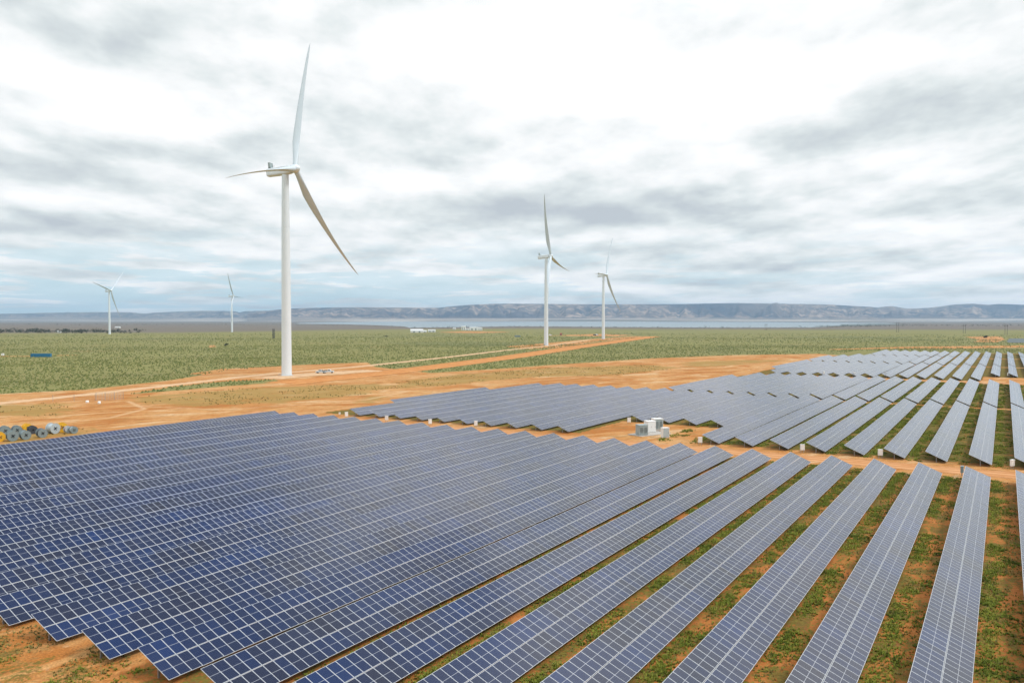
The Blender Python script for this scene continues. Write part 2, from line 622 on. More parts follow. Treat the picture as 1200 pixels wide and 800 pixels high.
def zone(P, poly, soft):
    d = edge_dist(P, poly)
    sd_ = np.where(inside(P, poly), d, -d)
    return np.clip(0.5 + sd_ / (2 * soft), 0, 1)


def build_ground():
    rad = np.concatenate([[3.0], np.geomspace(14, 900, 470), np.geomspace(910, 17000, 190)])
    ang = np.radians(np.concatenate([np.arange(-42, 42.01, 0.14), np.arange(48, 318, 6.0)]))
    nr, na = len(rad), len(ang)
    A, Rr = np.meshgrid(ang, rad)
    P = np.stack([np.sin(A) * Rr, np.cos(A) * Rr], -1).reshape(-1, 2)
    V = np.concatenate([np.column_stack([P, np.zeros(len(P))]), [[0, 0, 0]]])
    idx = np.arange(nr * na).reshape(nr, na)
    a, b_ = idx[:-1], np.roll(idx, -1, 1)[:-1]
    c, d = np.roll(idx, -1, 1)[1:], idx[1:]
    quads = np.stack([a, d, c, b_], -1).reshape(-1)
    tris = np.stack([np.full(na, nr * na), idx[0], np.roll(idx[0], -1)], -1).reshape(-1)
    flat = np.concatenate([quads, tris])
    sizes = np.concatenate([np.full((nr - 1) * na, 4), np.full(na, 3)])
    P = V[:, :2]
    r = np.hypot(*P.T)
    f = (np.abs(np.arctan2(P[:, 0], P[:, 1])) < R(43)) & (r < 3000) & (r > 8)
    Q = P[f]
    far = UV2XY(770, -40), UV2XY(770, 60)

    def full(arr, dflt=0.0):
        o = np.full(len(P), dflt)
        o[f] = arr
        return o
    clear = np.vstack([px_poly([(-160, 475), (0, 461.5), (100, 456.5), (150, 451), (200, 445.5), (250, 437), (300, 431), (340, 428), (430, 424.5),
                                (440, 430), (470, 433), (505, 437), (600, 431), (640, 428), (700, 424), (760, 420), (860, 416), (960, 414.5), (985, 416.5)]),
                       [UV2XY(690, -88)], [UV2XY(765, -82)], [UV2XY(768, 40)], [UV2XY(300, 90)], [UV2XY(20, 90)], [np.array([40, 5])], [np.array([-40, 5])], [np.array([-120, 60])], [np.array([-260, 190])]])
    s = zone(Q, clear, 3.0)
    strips = [[(-60, 488), (-60, 476), (0, 474.5), (70, 472), (88, 480), (70, 487), (0, 488)]]
    green_wedges = [[(150, 462), (200, 453.5), (260, 447), (325, 444.5), (325, 448), (270, 452), (200, 458)],
                    [(0, 458), (0, 440), (60, 440), (60, 458)]]
    for gpoly in green_wedges[:1]:
        s = np.minimum(s, 1 - zone(Q, px_poly(gpoly), 2.5) * 0.95)
    # lone bare patches out on the plain
    for gpoly in ([(1130, 394.5), (1172, 394.0), (1178, 397.5), (1168, 401), (1140, 400.5), (1148, 398)], [(1000, 408), (1060, 406.2), (1210, 404.5), (1210, 407.2), (1100, 408.6)],
                  [(590, 405.8), (640, 402), (690, 397.5), (745, 393.8), (762, 395), (700, 400), (660, 407), (620, 409)],
                  [(244, 407), (246, 404.5), (252, 404.5), (253, 407)], [(512, 389.3), (545, 388), (600, 389), (560, 390.4)], [(220, 438), (260, 432), (330, 429), (340, 433), (240, 439)],
                  [(640, 393.2), (700, 391.2), (742, 392.5), (720, 394.2)]):
        s = np.maximum(s, zone(Q, px_poly(gpoly), 4.0))
    olive = np.zeros(len(Q))
    for gpoly in [[(150, 466), (230, 459), (300, 454), (380, 451), (440, 449), (470, 452), (430, 462), (330, 472), (230, 476), (170, 474)],
                  strips[0],
                  [(470, 446), (540, 438), (640, 431), (760, 427), (800, 431), (720, 440), (620, 442), (520, 452), (450, 456)],
                  [(800, 424), (880, 421.5), (930, 422), (860, 428), (800, 431)],
                  [(418, 467), (446, 463), (452, 470), (420, 474)], [(0, 505), (95, 502), (110, 508), (0, 523)]]:
        olive = np.maximum(olive, zone(Q, px_poly(gpoly), 5.0 if gpoly[0][1] < 600 else 2.0))
    pale = np.zeros(len(Q))
    for line, w_ in (([(-40, 503), (60, 497), (130, 489), (170, 479), (150, 470), (100, 470), (-20, 473)], 2.6), ([(170, 476), (260, 480), (350, 474), (430, 468), (480, 458)], 3.0),
                     ([(300, 441), (400, 436), (440, 434)], 9.0)):
        dd = edge_dist(Q, px_poly(line), False)
        pale = np.maximum(pale, np.clip(0.9 - dd / w_, 0, 1))
    # inside the panel field: weeds between the rows
    uu, vv = Q @ DU, Q @ DV
    k = (vv - V0) / PITCHV
    inA = (uu > 37.5) & (uu < 157) & (k > -23.6) & (k < 9)
    inB = (uu > 176) & (uu < 765) & (k > -23) & (k < 9) & ~((k < -14.6) & (uu > 288))
    road2 = (np.abs(uu - 407) < 6.5) | ((uu > 287) & (uu < 291)) | ((uu > 399) & (uu < 447) & (k > -0.7)) | (np.abs(uu - 541.5) < 2) | (np.abs(uu - 657) < 3)
    notch = (uu < 202) & (k < -7.5) & (k > -11.5)
    rows_ = (inA | inB) & ~road2 & ~notch
    # greener below the dripping lower edge, barer under the tables
    ph = (k - np.floor(k)) * PITCHV
    drip = np.exp(-((ph - 2.5) / 0.9) ** 2) * 0.20
    weed = np.where(rows_, np.where(inB, 0.85, 0.47) + drip, -0.35)
    weed = np.where((uu > 8) & (uu <= 37.5) & (k < 2), 0.38, weed)
    brown_poly = px_poly([(-400, 391.5), (0, 391), (200, 390.5), (330, 388.5), (420, 386.5), (600, 384.9), (900, 386.0), (1400, 386.4), (1400, 380), (-400, 378)])
    rb = (r >= 900)
    brown = np.zeros(len(P))
    Pf = P[rb]
    # plain turns browner and saltier towards the water
    yb = 374.6 + CAMH * F / np.maximum(Pf[:, 1], 1)
    xb = 600 + F * Pf[:, 0] / np.maximum(Pf[:, 1], 1)
    lim = np.interp(xb, [-400, 0, 200, 330, 420, 600, 900, 1400], [391, 390.5, 389.8, 388, 386.3, 385.2, 386.3, 386.8])
    brown[rb] = np.clip((lim + 0.8 - yb) / 2.0, 0, 1) * np.where(Pf[:, 1] > 0, 1, 0)
    me = fast_mesh('ground', V, flat, sizes, M_ground,
                   {'sand': ('POINT', full(s)), 'olive': ('POINT', full(olive)), 'pale': ('POINT', full(pale)),
                    'weed': ('POINT', full(weed, -0.4)), 'brown': ('POINT', brown), 'rows': ('POINT', full(rows_.astype(float)))})
    tag(link('ground', me), kind='structure')
    return clear, [px_poly(g) for g in green_wedges[:1]]


PITCHV, V0, TILT = 7.24744, -3.56568, 0.410585
ZC = 1.25
CLEAR, WEDGES = build_ground()


def ribbon(name, line, width, z, mat, n=80, wob=0.3):
    """a graded track laid over the ground along a line of points"""
    P = np.array(line, float)
    seg = np.hypot(*np.diff(P, axis=0).T)
    s = np.concatenate([[0], np.cumsum(seg)])
    tt = np.linspace(0, s[-1], n)
    # smooth the corners
    X = np.stack([np.interp(tt, s, P[:, i]) for i in range(2)], 1)
    for _ in range(6):
        X[1:-1] = (X[:-2] + 2 * X[1:-1] + X[2:]) / 4
    T = np.gradient(X, axis=0)
    T /= np.hypot(*T.T)[:, None]
    N = np.stack([T[:, 1], -T[:, 0]], 1)
    W = np.array([np.interp(t_, [0, s[-1]], width) if isinstance(width, (tuple, list)) else width for t_ in tt])
    mb = MB()
    m_ = 5
    vs_ = []
    for i in range(n):
        for j in range(m_):
            q = X[i] + N[i] * W[i] * (j / (m_ - 1) - 0.5)
            vs_.append((q[0], q[1], z))
    fs, uvs = [], []
    for i in range(n - 1):
        for j in range(m_ - 1):
            fs.append((i * m_ + j, i * m_ + j + 1, (i + 1) * m_ + j + 1, (i + 1) * m_ + j))
            uvs.append([(tt[i], j / (m_ - 1)), (tt[i], (j + 1) / (m_ - 1)), (tt[i + 1], (j + 1) / (m_ - 1)), (tt[i + 1], j / (m_ - 1))])
    mb.add(vs_, fs, 0, uvs)
    return tag(link(name, mb.mesh(name, mat)), kind='structure')


def GL(*pts):
    return [G(*p) for p in pts]


ribbon('pale_track', GL((-120, 481), (0, 472.8), (100, 462.3), (200, 451.2), (300, 439.5), (420, 429.5), (520, 419), (600, 409.5), (640, 405.5), (690, 398.2)), 9.0, 0.012, M_track_p, 140)
ribbon('orange_track', GL((330, 449), (420, 440), (500, 431), (600, 418), (680, 406), (765, 394.2)), (26, 34), 0.020, M_track_o, 120)
ribbon('service_road', [UV2XY(166.8, v) for v in (-190, -120, -60, 0, 60)], 9.0, 0.008, M_track_r, 90)
ribbon('block_road', [UV2XY(408, v) for v in (-95, -60, 0, 60)], 8.5, 0.008, M_track_r, 60)
ribbon('crane_pad', GL((312, 443.5), (345, 440), (400, 436), (440, 434)), 22.0, 0.028, M_track_p, 40)
ribbon('far_dirt_track', GL((975, 409.5), (1060, 407.2), (1215, 405.6)), 16.0, 0.012, M_track_o, 40)
ribbon('short_dirt_track', GL((-60, 417.6), (36, 417.4), (90, 415.8)), 9.0, 0.012, M_track_o, 30)


# ------------------------------------------------------------------ water, hills, haze
def build_water():
    m, t, b = new_mat('gulf_water')
    geo = t.node('ShaderNodeNewGeometry')
    n = t.noise(t.vmath('MULTIPLY', geo.outputs['Position'], (0.15, 1, 1)), 0.002, 5, 0.6)
    t.put(b.inputs['Base Color'], t.mix(n, (0.11, 0.16, 0.18), (0.18, 0.24, 0.26)))
    b.inputs['Roughness'].default_value = 0.35
    near = [(345, 379.2), (404, 380.0), (450, 381.4), (474, 382.6), (480, 384.2), (540, 383.3), (600, 382.4), (660, 382.6), (720, 383.2), (800, 383.8), (880, 383.9),
            (950, 383.8), (975, 382.6), (1000, 381.2), (1040, 380.2), (1056, 379.4)]
    far = [(1040, 378.5), (970, 377.8), (900, 377.3), (600, 376.9), (440, 377.0), (390, 377.6), (350, 378.5)]
    pts = np.array([G(*p) for p in near + far])
    mb = MB()
    mb.add([(p[0], p[1], 0.3) for p in pts], [tuple(range(len(pts)))])
    tag(link('gulf_water', mb.mesh('gulf_water', m)), kind='structure')
    # low tidal flats at the right of the gulf
    mb = MB()
    bars = [[(955, 382.9), (1000, 382.0), (1060, 381.2), (1062, 380.7), (1000, 381.2), (955, 382.4)], [(985, 381.0), (1030, 380.2), (1058, 379.6), (1030, 379.4), (985, 380.2)]]
    for bar in bars:
        q = [G(*p) for p in bar]
        mb.add([(p[0], p[1], 0.8) for p in q], [tuple(range(len(q)))])
    tag(link('tidal_flat', mb.mesh('tidal_flat', plain('mangrove_mud', (0.075, 0.085, 0.055), 0.9, var=0.3, scale=0.01))), kind='structure')


build_water()


def mat_hill(name, lo, hi, sunlit_tan):
    m, t, b = new_mat(name)
    geo = t.node('ShaderNodeNewGeometry')
    pos = geo.outputs['Position']
    n1 = t.noise(pos, 0.0011, 6, 0.62, 0.5)
    n2 = t.noise(pos, 0.006, 5, 0.65, 0.3)
    _, _, z = t.sep(pos)
    c = t.mix(t.smooth(n1, 0.42, 0.60), lo, hi)
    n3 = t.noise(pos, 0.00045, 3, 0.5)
    c = t.mix(t.math('MULTIPLY', t.smooth(n2, 0.42, 0.66, 0, 0.8), t.smooth(n3, 0.40, 0.54)), c, sunlit_tan)  # tan patches put sunlit stretches of slope into the rock colour
    c = t.mix(t.smooth(z, 75, 25, 0, 0.75), c, (0.235, 0.19, 0.15))
    band = t.noise(t.vmath('MULTIPLY', pos, (0.10, 1.0, 0)), 0.0035, 4, 0.5)
    c = t.mix(t.math('MULTIPLY', t.smooth(band, 0.49, 0.57, 0, 0.9), t.smooth(z, 60, 30)), c, (0.52, 0.46, 0.38))
    c = t.mix(t.math('MULTIPLY', t.smooth(band, 0.46, 0.38, 0, 0.8), t.smooth(z, 40, 15)), c, (0.075, 0.085, 0.06))
    t.put(b.inputs['Base Color'], c)
    b.inputs['Roughness'].default_value = 1.0
    b.inputs['Specular IOR Level'].default_value = 0.0
    return m


def hill_range(name, prof, D, base_D, mat, gully=0.95, seed=0.0, foot=55.0):
    """escarpment: skyline heights by bearing, an apron in front and gullied slopes"""
    xs = np.arange(prof[0][0], prof[-1][0] + 0.1, 1.25)
    ys = np.interp(xs, [p[0] for p in prof], [p[1] for p in prof])
    nd = 34
    V = []
    for i, (px_, py_) in enumerate(zip(xs, ys)):
        ax = (px_ - 600) / F
        top = CAMH + (374.6 - py_) / F * D
        for j in range(nd):
            q = j / (nd - 1)
            if q < 0.40:                       # apron
                t_ = q / 0.40
                y = base_D + (D - 1500 - base_D) * t_
                h = foot * t_ ** 1.4
            elif q < 0.82:                     # escarpment
                t_ = (q - 0.40) / 0.42
                y = D - 1500 + 1500 * t_
                g = mn.fractal(Vector((ax * 55 + seed, t_ * 0.7, seed)), 0.9, 2.0, 5)
                prof_t = t_ ** 1.15
                h = foot + (top - foot) * prof_t
                h += (top - foot) * gully * g * math.sin(math.pi * min(1, t_ * 1.02)) * 0.55
                h = min(h, top)
            else:
                t_ = (q - 0.82) / 0.18
                y = D + 1200 * t_
                h = top * (1 - 0.75 * t_ ** 2)
            V.append((ax * y, y, max(h, -0.5) if j else -0.5))
    nx = len(xs)
    idx = np.arange(nx * nd).reshape(nx, nd)
    quads = np.stack([idx[:-1, :-1], idx[1:, :-1], idx[1:, 1:], idx[:-1, 1:]], -1).reshape(-1)
    me = fast_mesh(name, V, quads, np.full((nx - 1) * (nd - 1), 4), mat, smooth=True)
    return tag(link(name, me), kind='structure')


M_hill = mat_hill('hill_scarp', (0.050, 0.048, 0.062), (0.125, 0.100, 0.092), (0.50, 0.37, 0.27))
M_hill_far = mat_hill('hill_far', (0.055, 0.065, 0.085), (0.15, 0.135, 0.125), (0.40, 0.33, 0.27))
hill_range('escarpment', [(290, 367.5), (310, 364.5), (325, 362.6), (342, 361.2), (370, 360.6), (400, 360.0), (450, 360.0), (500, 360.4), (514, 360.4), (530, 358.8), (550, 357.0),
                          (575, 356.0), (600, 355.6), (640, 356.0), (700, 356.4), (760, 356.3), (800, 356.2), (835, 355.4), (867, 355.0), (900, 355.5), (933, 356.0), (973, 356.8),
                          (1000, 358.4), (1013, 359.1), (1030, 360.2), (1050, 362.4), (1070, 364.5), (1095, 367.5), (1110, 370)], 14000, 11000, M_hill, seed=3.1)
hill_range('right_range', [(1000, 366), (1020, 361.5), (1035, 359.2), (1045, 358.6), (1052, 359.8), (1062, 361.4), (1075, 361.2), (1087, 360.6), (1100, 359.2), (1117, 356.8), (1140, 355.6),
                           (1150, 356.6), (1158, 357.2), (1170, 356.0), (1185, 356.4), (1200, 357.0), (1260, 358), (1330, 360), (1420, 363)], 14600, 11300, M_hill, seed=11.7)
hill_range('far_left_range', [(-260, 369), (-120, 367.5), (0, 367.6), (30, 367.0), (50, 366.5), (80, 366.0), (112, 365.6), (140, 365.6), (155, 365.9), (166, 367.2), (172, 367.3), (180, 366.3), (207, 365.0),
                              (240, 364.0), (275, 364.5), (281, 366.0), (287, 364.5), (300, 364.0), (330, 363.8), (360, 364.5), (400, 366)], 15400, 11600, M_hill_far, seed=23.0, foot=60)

hb = MB()
hb.box((0, 7000, 164), (30000, 20500, 330))
hm = bpy.data.materials.new('air_haze')
hm.use_nodes = True
ht = NT(hm.node_tree)
ht.n.remove(ht.n['Principled BSDF'])
pv = ht.node('ShaderNodeVolumePrincipled')
pv.inputs['Color'].default_value = (0.50, 0.75, 1.0, 1)
pv.inputs['Density'].default_value = 5.2e-5
pv.inputs['Anisotropy'].default_value = 0.2
ht.l.new(pv.outputs[0], ht.n['Material Output'].inputs['Volume'])
hz = link('haze', hb.mesh('haze', hm))
tag(hz, kind='stuff')
hz.visible_shadow = True


# ------------------------------------------------------------------ wind turbines
BOW = 1.0


def blade_mesh():
    """root at origin, radius along +Z, pre-bent along +X (upwind); chord along Y"""
    mb = MB()
    L = 67.0
    secs = []
    for i in range(26):
        q = i / 25
        z = L * q
        if q < 0.05:
            ch, th = 2.7, 2.6
        else:
            ch = np.interp(q, [0.05, 0.20, 0.30, 0.6, 0.9, 0.97, 1.0], [2.7, 4.1, 3.9, 2.4, 1.15, 0.7, 0.12])
            th = ch * np.interp(q, [0.05, 0.2, 0.4, 1.0], [0.96, 0.42, 0.24, 0.16])
        tw = R(78 + np.interp(q, [0, 0.2, 0.5, 1.0], [16, 14, 5, -1]))
        off = 5.0 * q ** 2.2
        ring = []
        n = 14
        rnd_ = np.interp(q, [0.04, 0.2], [1, 0])
        for k in range(n):
            a = 2 * math.pi * k / n
            cx = math.cos(a) * ch / 2
            cy = math.sin(a) * th / 2
            if rnd_ < 1:
                ta = (0.5 - 0.5 * math.cos(a)) * 0.75 + 0.25        # taper towards the trailing edge
                cy = cy * (rnd_ + (1 - rnd_) * ta)
                cx += (1 - rnd_) * (-ch * 0.18)
            y_ = cx * math.cos(tw) - cy * math.sin(tw)
            x_ = cx * math.sin(tw) + cy * math.cos(tw)
            ring.append((x_ + off, y_ + BOW * 4 * q * (1 - q), z))
        secs.append(ring)
    n = len(secs[0])
    vs_ = [p for r in secs for p in r]
    fs = [(i * n + k, i * n + (k + 1) % n, (i + 1) * n + (k + 1) % n, (i + 1) * n + k) for i in range(len(secs) - 1) for k in range(n)]
    mb.add(vs_, fs, smooth=True)
    mb.add(secs[-1], [tuple(range(n))])
    return mb.mesh('blade', M_blade)


def nacelle_mesh():
    """long axis along X, rotor at +X; top of the tower below the origin"""
    mb = MB()
    prof = [(-9.6, 1.35, 1.5), (-9.2, 1.75, 1.85), (-5, 1.95, 2.05), (0, 2.0, 2.1), (2.2, 1.95, 2.05), (3.2, 1.75, 1.85)]
    n = 20
    rings = []
    for x_, hy, hz_ in prof:
        ring = []
        for k in range(n):
            a = 2 * math.pi * (k + 0.5) / n
            c, s_ = math.cos(a), math.sin(a)
            e = 0.42
            ring.append((x_, math.copysign(abs(c) ** e, c) * hy, math.copysign(abs(s_) ** e, s_) * hz_))
        rings.append(ring)
    vs_ = [p for r in rings for p in r]
    mb.add(vs_, [(i * n + k, i * n + (k + 1) % n, (i + 1) * n + (k + 1) % n, (i + 1) * n + k) for i in range(len(rings) - 1) for k in range(n)], smooth=False)
    mb.add(rings[0], [tuple(range(n - 1, -1, -1))])
    mb.add(rings[-1], [tuple(range(n))])
    return mb.mesh('nacelle', M_white)


HUBH, OVER, TILTR = 98.9, 5.36, R(6)


def make_turbine():
    t = thing('wind_turbine', (0, 0, 0), 'x', 'wind turbine', 'wind turbines on the plain')
    mb = MB()
    mb.lathe([(2.45, 0.25), (2.4, 3), (2.28, 25), (2.12, 50), (1.95, 72), (1.62, HUBH - 2.2), (1.62, HUBH - 2.0)], 40)
    for hz_ in (25, 50, 72):
        rr = float(np.interp(hz_, [3, 25, 50, 72], [2.4, 2.28, 2.12, 1.95]))
        mb.lathe([(rr + 0.002, hz_ - 0.12), (rr + 0.03, hz_ - 0.12), (rr + 0.03, hz_ + 0.12), (rr + 0.002, hz_ + 0.12)], 40)
    tw = link('tower', mb.mesh('tower', M_white), t)
    mb = MB()
    mb.box((-2.49, 0, 2.4), (0.10, 0.9, 2.1), 0)
    mb.box((-3.2, 0, 0.7), (1.5, 1.2, 0.12), 0)
    for s_ in (0, 1, 2):
        mb.box((-4.1 - s_ * 0.3, 0, 0.55 - s_ * 0.2), (0.3, 1.1, 0.06), 0)
    link('door', mb.mesh('door', M_cabgrey), tw)
    mb = MB()
    mb.lathe([(0.05, 0.30), (2.9, 0.30), (3.1, 0.22), (3.4, 0.0)], 40)
    link('foundation', mb.mesh('foundation', M_concrete), t)
    na = link('nacelle', nacelle_mesh(), t, (0, 0, HUBH), (0, -TILTR, 0))
    mb = MB()
    mb.box((-7.6, 0, 3.55), (0.9, 3.0, 2.3), 0)
    mb.box((-7.6, 0, 2.3), (1.4, 2.4, 0.5), 0)
    link('cooler', mb.mesh('cooler', M_cabgrey), na)
    mb = MB()
    mb.tube((-6.2, 0.7, 1.9), (-6.2, 0.7, 3.6), 0.06, n=6)
    link('wind_sensor', mb.mesh('wind_sensor', M_dark), na)
    mb = MB()
    mb.tube((-6.2, -0.7, 1.9), (-6.2, -0.7, 3.3), 0.06, n=6)
    link('wind_sensor', mb.mesh('wind_sensor', M_dark), na)
    mb = MB()
    mb.lathe([(1.75, -1.9), (1.95, -1.4), (2.0, 0.2), (1.75, 1.2), (1.2, 2.0), (0.55, 2.4), (0.03, 2.5)], 28, axis='X')
    hub = link('hub', mb.mesh('hub', M_white), t, (OVER * math.cos(TILTR), 0, HUBH + OVER * math.sin(TILTR)))
    hub.rotation_euler = (0, -TILTR, 0)
    bm_ = blade_mesh()
    for i in range(3):
        link('blade', bm_, t)
    return t


def pose(t, base, azd, phase, scale, label):
    """axis bearing azd (clockwise from +Y), blade phase in the rotor plane"""
    t.location = (base[0], base[1], 0)
    t.rotation_euler = (0, 0, R(90 - azd))
    t.scale = (scale,) * 3
    t['label'] = label
    a = Vector((math.cos(TILTR), 0, math.sin(TILTR)))
    up = Vector((-math.sin(TILTR), 0, math.cos(TILTR)))
    h = up.cross(a)
    c = Vector((OVER * math.cos(TILTR), 0, HUBH + OVER * math.sin(TILTR)))
    i = 0
    for ch in t.children:
        if ch.name.split('.')[0] != 'blade':
            continue
        th = R(phase) + i * 2 * math.pi / 3
        rad = up * math.cos(th) + h * math.sin(th)
        tan = rad.cross(a)
        M = Matrix((a, tan, rad)).transposed().to_4x4()
        M.translation = c + rad * 1.5
        ch.matrix_local = M
        i += 1


tb = make_turbine()
TUR = [((-109.19, 397.2), 104.9, 16.1, 1.0, 'tall white wind turbine nearest the camera, one blade pointing almost straight up'),
       ((36.2, 870.0), 107, 102, 0.95, 'white wind turbine left of the mid-distance pair, beside the orange track'),
       ((129.3, 1161.9), 116, 28, 0.91, 'white wind turbine right of the mid-distance pair, where the orange track ends'),
       ((-755.5, 1540.8), 101, 44, 0.82, 'small distant white wind turbine farthest left, in front of the dark tree line'),
       ((-617.0, 1808.9), 98, 94, 0.80, 'small distant white wind turbine between the far-left one and the nearest one')]
for i, a in enumerate(TUR):
    t = tb if i == 0 else copy_tree(tb)
    pose(t, *a)

# ------------------------------------------------------------------ solar tracker rows
MODW, MODL, GAPC = 0.996, 2.0, 0.05


def module_geo():
    """one framed module, centred, x along the row, y up the slope"""
    x, y, z = MODW / 2 - 0.003, MODL / 2, 0.018
    v = [(a * x, b * y, c * z) for c in (-1, 1) for b in (-1, 1) for a in (-1, 1)]
    f = [(4, 5, 7, 6), (0, 2, 3, 1), (0, 1, 5, 4), (2, 6, 7, 3), (0, 4, 6, 2), (1, 3, 7, 5)]
    uvs = [[(0, 0), (1, 0), (1, 1), (0, 1)]] + [[(0, 0)] * 4] * 5
    return np.array(v), f, uvs


MV, MF, MU = module_geo()
mb = MB()
mb.add(MV, MF, 0, MU)
mod_me = mb.mesh('solar_panel', [M_panel, M_back])
mod_me.polygons[1].material_index = 1

post_mb = MB()
post_mb.box((0, 0, 0.52), (0.16, 0.10, 1.04))
post_mb.box((0, 0, 1.07), (0.24, 0.26, 0.16))
post_me = post_mb.mesh('support_post', M_steel)


def wave(u, v):
    return 0.16 * mn.noise(Vector((u * 0.022, v * 0.03, 3.0)))


def shade_run(u, row, side, seed):
    """colour class of a module: strings of the same batch sit together"""
    a = mn.noise(Vector((u * 0.11 + seed, row * 1.9, side * 2.3)))
    return min(1, max(0, 0.52 + 0.45 * a + rng.normal() * 0.10))


def merged_table(name, mods, parent):
    n = len(mods)
    if not n:
        return None
    V = np.zeros((n * 8, 3))
    for i, (x_, s_, z_, t_, r_) in enumerate(mods):
        y0 = s_ * (MODL / 2 + GAPC / 2)
        ly = MV[:, 1] + y0
        V[i * 8:(i + 1) * 8, 0] = MV[:, 0] + x_
        V[i * 8:(i + 1) * 8, 1] = ly * math.cos(t_) - MV[:, 2] * math.sin(t_)
        V[i * 8:(i + 1) * 8, 2] = ly * math.sin(t_) + MV[:, 2] * math.cos(t_) + z_
    F_ = np.array(MF)[None] + (np.arange(n) * 8)[:, None, None]
    me = fast_mesh(name, V, F_.reshape(-1), np.full(n * 6, 4), [M_panel, M_back],
                   {'rnd': ('FACE', np.repeat([m[4] for m in mods], 6))})
    mi = np.tile([0, 1, 0, 0, 0, 0], n).astype(np.int32)
    me.polygons.foreach_set('material_index', mi)
    lay = me.uv_layers.new(name='UVMap')
    uvq = np.tile(np.array(MU, np.float32).reshape(-1), n)
    lay.data.foreach_set('uv', uvq)
    o = link(name, me, parent)
    o.color = (0, 0, 0, 1)
    return o


ORD = ['first', 'second', 'third', 'fourth', 'fifth', 'sixth', 'seventh', 'eighth', 'ninth', 'tenth', 'eleventh', 'twelfth', 'thirteenth', 'fourteenth', 'fifteenth', 'sixteenth',
       'seventeenth', 'eighteenth', 'nineteenth', 'twentieth', 'twenty-first', 'twenty-second', 'twenty-third', 'twenty-fourth', 'twenty-fifth', 'twenty-sixth', 'twenty-seventh', 'twenty-eighth']


def row_visible(k, u0, u1):
    v = V0 + k * PITCHV
    hit = 0
    for u in np.linspace(u0, u1, 60):
        for s_ in (-1, 1):
            xy = UV2XY(u, v + s_ * 1.85)
            p = seen(xy[0], xy[1], ZC - s_ * 0.8)
            if p and 0 <= p[0] < 1200 and 0 <= p[1] < 800:
                hit += 1
    return hit


def tracker_row(k, u0, u1, detail, label, group):
    v = V0 + k * PITCHV
    o = UV2XY(u0, v)
    t = thing('solar_tracker_row', (o[0], o[1], 0), label, 'solar panels', group, R(90) - YAW)
    n = int(round((u1 - u0) / 1.0))
    step = (u1 - u0) / n
    tr = TILT + rng.normal() * R(0.35)
    seed = rng.uniform(0, 100)
    mods = []
    for i in range(n):
        x_ = (i + 0.5) * step
        z_ = ZC + wave(u0 + x_, v)
        for s_ in (1, -1):
            mods.append((x_, s_, z_, tr + rng.normal() * R(0.25), shade_run(u0 + x_, k, s_, seed)))
    if detail == 2:
        vis = []
        for i, m_ in enumerate(mods):
            xy = UV2XY(u0 + m_[0], v - m_[1] * 0.93)
            p = seen(xy[0], xy[1], m_[2])
            vis.append(bool(p and -8 < p[0] < 1208 and -8 < p[1] < 812))
        near = [i for i in range(len(mods)) if vis[i]][:100]
        ns = set(near)
        for i in near:
            x_, s_, z_, t_, r_ = mods[i]
            y0 = s_ * (MODL / 2 + GAPC / 2)
            ob = link('solar_panel', mod_me, t, (x_, y0 * math.cos(t_), z_ + y0 * math.sin(t_)), (t_, 0, 0))
            ob.color = (r_, 0, 0, 1)
        rest = merged_table('solar_panel', [m_ for i, m_ in enumerate(mods) if i not in ns], t)
        if rest:
            rest['kind'] = 'stuff'
    else:
        merged_table('panel_table', mods, t)
    tube = MB()
    xs = np.linspace(0.05, (u1 - u0) - 0.05, 24)
    for a, b_ in zip(xs[:-1], xs[1:]):
        tube.tube((a, 0, ZC - 0.13 + wave(u0 + a, v)), (b_, 0, ZC - 0.13 + wave(u0 + b_, v)), 0.075, n=8, cap=False)
    link('torque_tube', tube.mesh('torque_tube', M_steel), t)
    gap = 7.6 if detail >= 1 else 15.2
    m_ = max(2, int((u1 - u0) / gap))
    for i in range(m_ + 1):
        x_ = 0.5 + (u1 - u0 - 1.0) * i / m_
        link('support_post', post_me, t, (x_, 0, wave(u0 + x_, v)))
    return t


A0, A1 = 38.23, 159.67
B1 = (173.71, 287.3)
BLK = [
    ('A', 2, [(k, A0, A1) for k in range(-23, 5)], 'nearest block', 'solar rows of the nearest block'),
    ('B1', 1, [(-22, 200.2, 255.4), (-21, 173.71, 283.0)] + [(k, 173.71, 287.3) for k in range(-20, -11)] + [(k, 202.4, 287.3) for k in range(-11, -7)] + [(k, 173.71, 287.3) for k in range(-7, 8)],
     'block beyond the orange road', 'solar rows of the second block'),
    ('B2', 0, [(-14, 290.7, 373.4), (-13, 290.7, 395.0)] + [(k, 290.7, 400.4) for k in range(-12, 8)], 'third block', 'solar rows of the third block'),
    ('B3', 0, [(-14, 447.8, 540.0)] + [(k, 415.6, 539.6) for k in range(-13, 0)] + [(k, 447.8, 540.0) for k in range(0, 8)], 'fourth block', 'solar rows of the fourth block'),
    ('B4', 0, [(-14, 544.6, 615.5), (-13, 544.6, 633.0)] + [(k, 544.6, 656.0) for k in range(-12, 1)] + [(k, 544.6, 668.0) for k in range(1, 8)], 'fifth block', 'solar rows of the fifth block'),
    ('B5', 0, [(k, 660.8, 752.5) for k in range(-11, 1)] + [(k, 673.0, 754.5) for k in range(1, 8)], 'farthest block', 'solar rows of the farthest block'),
]
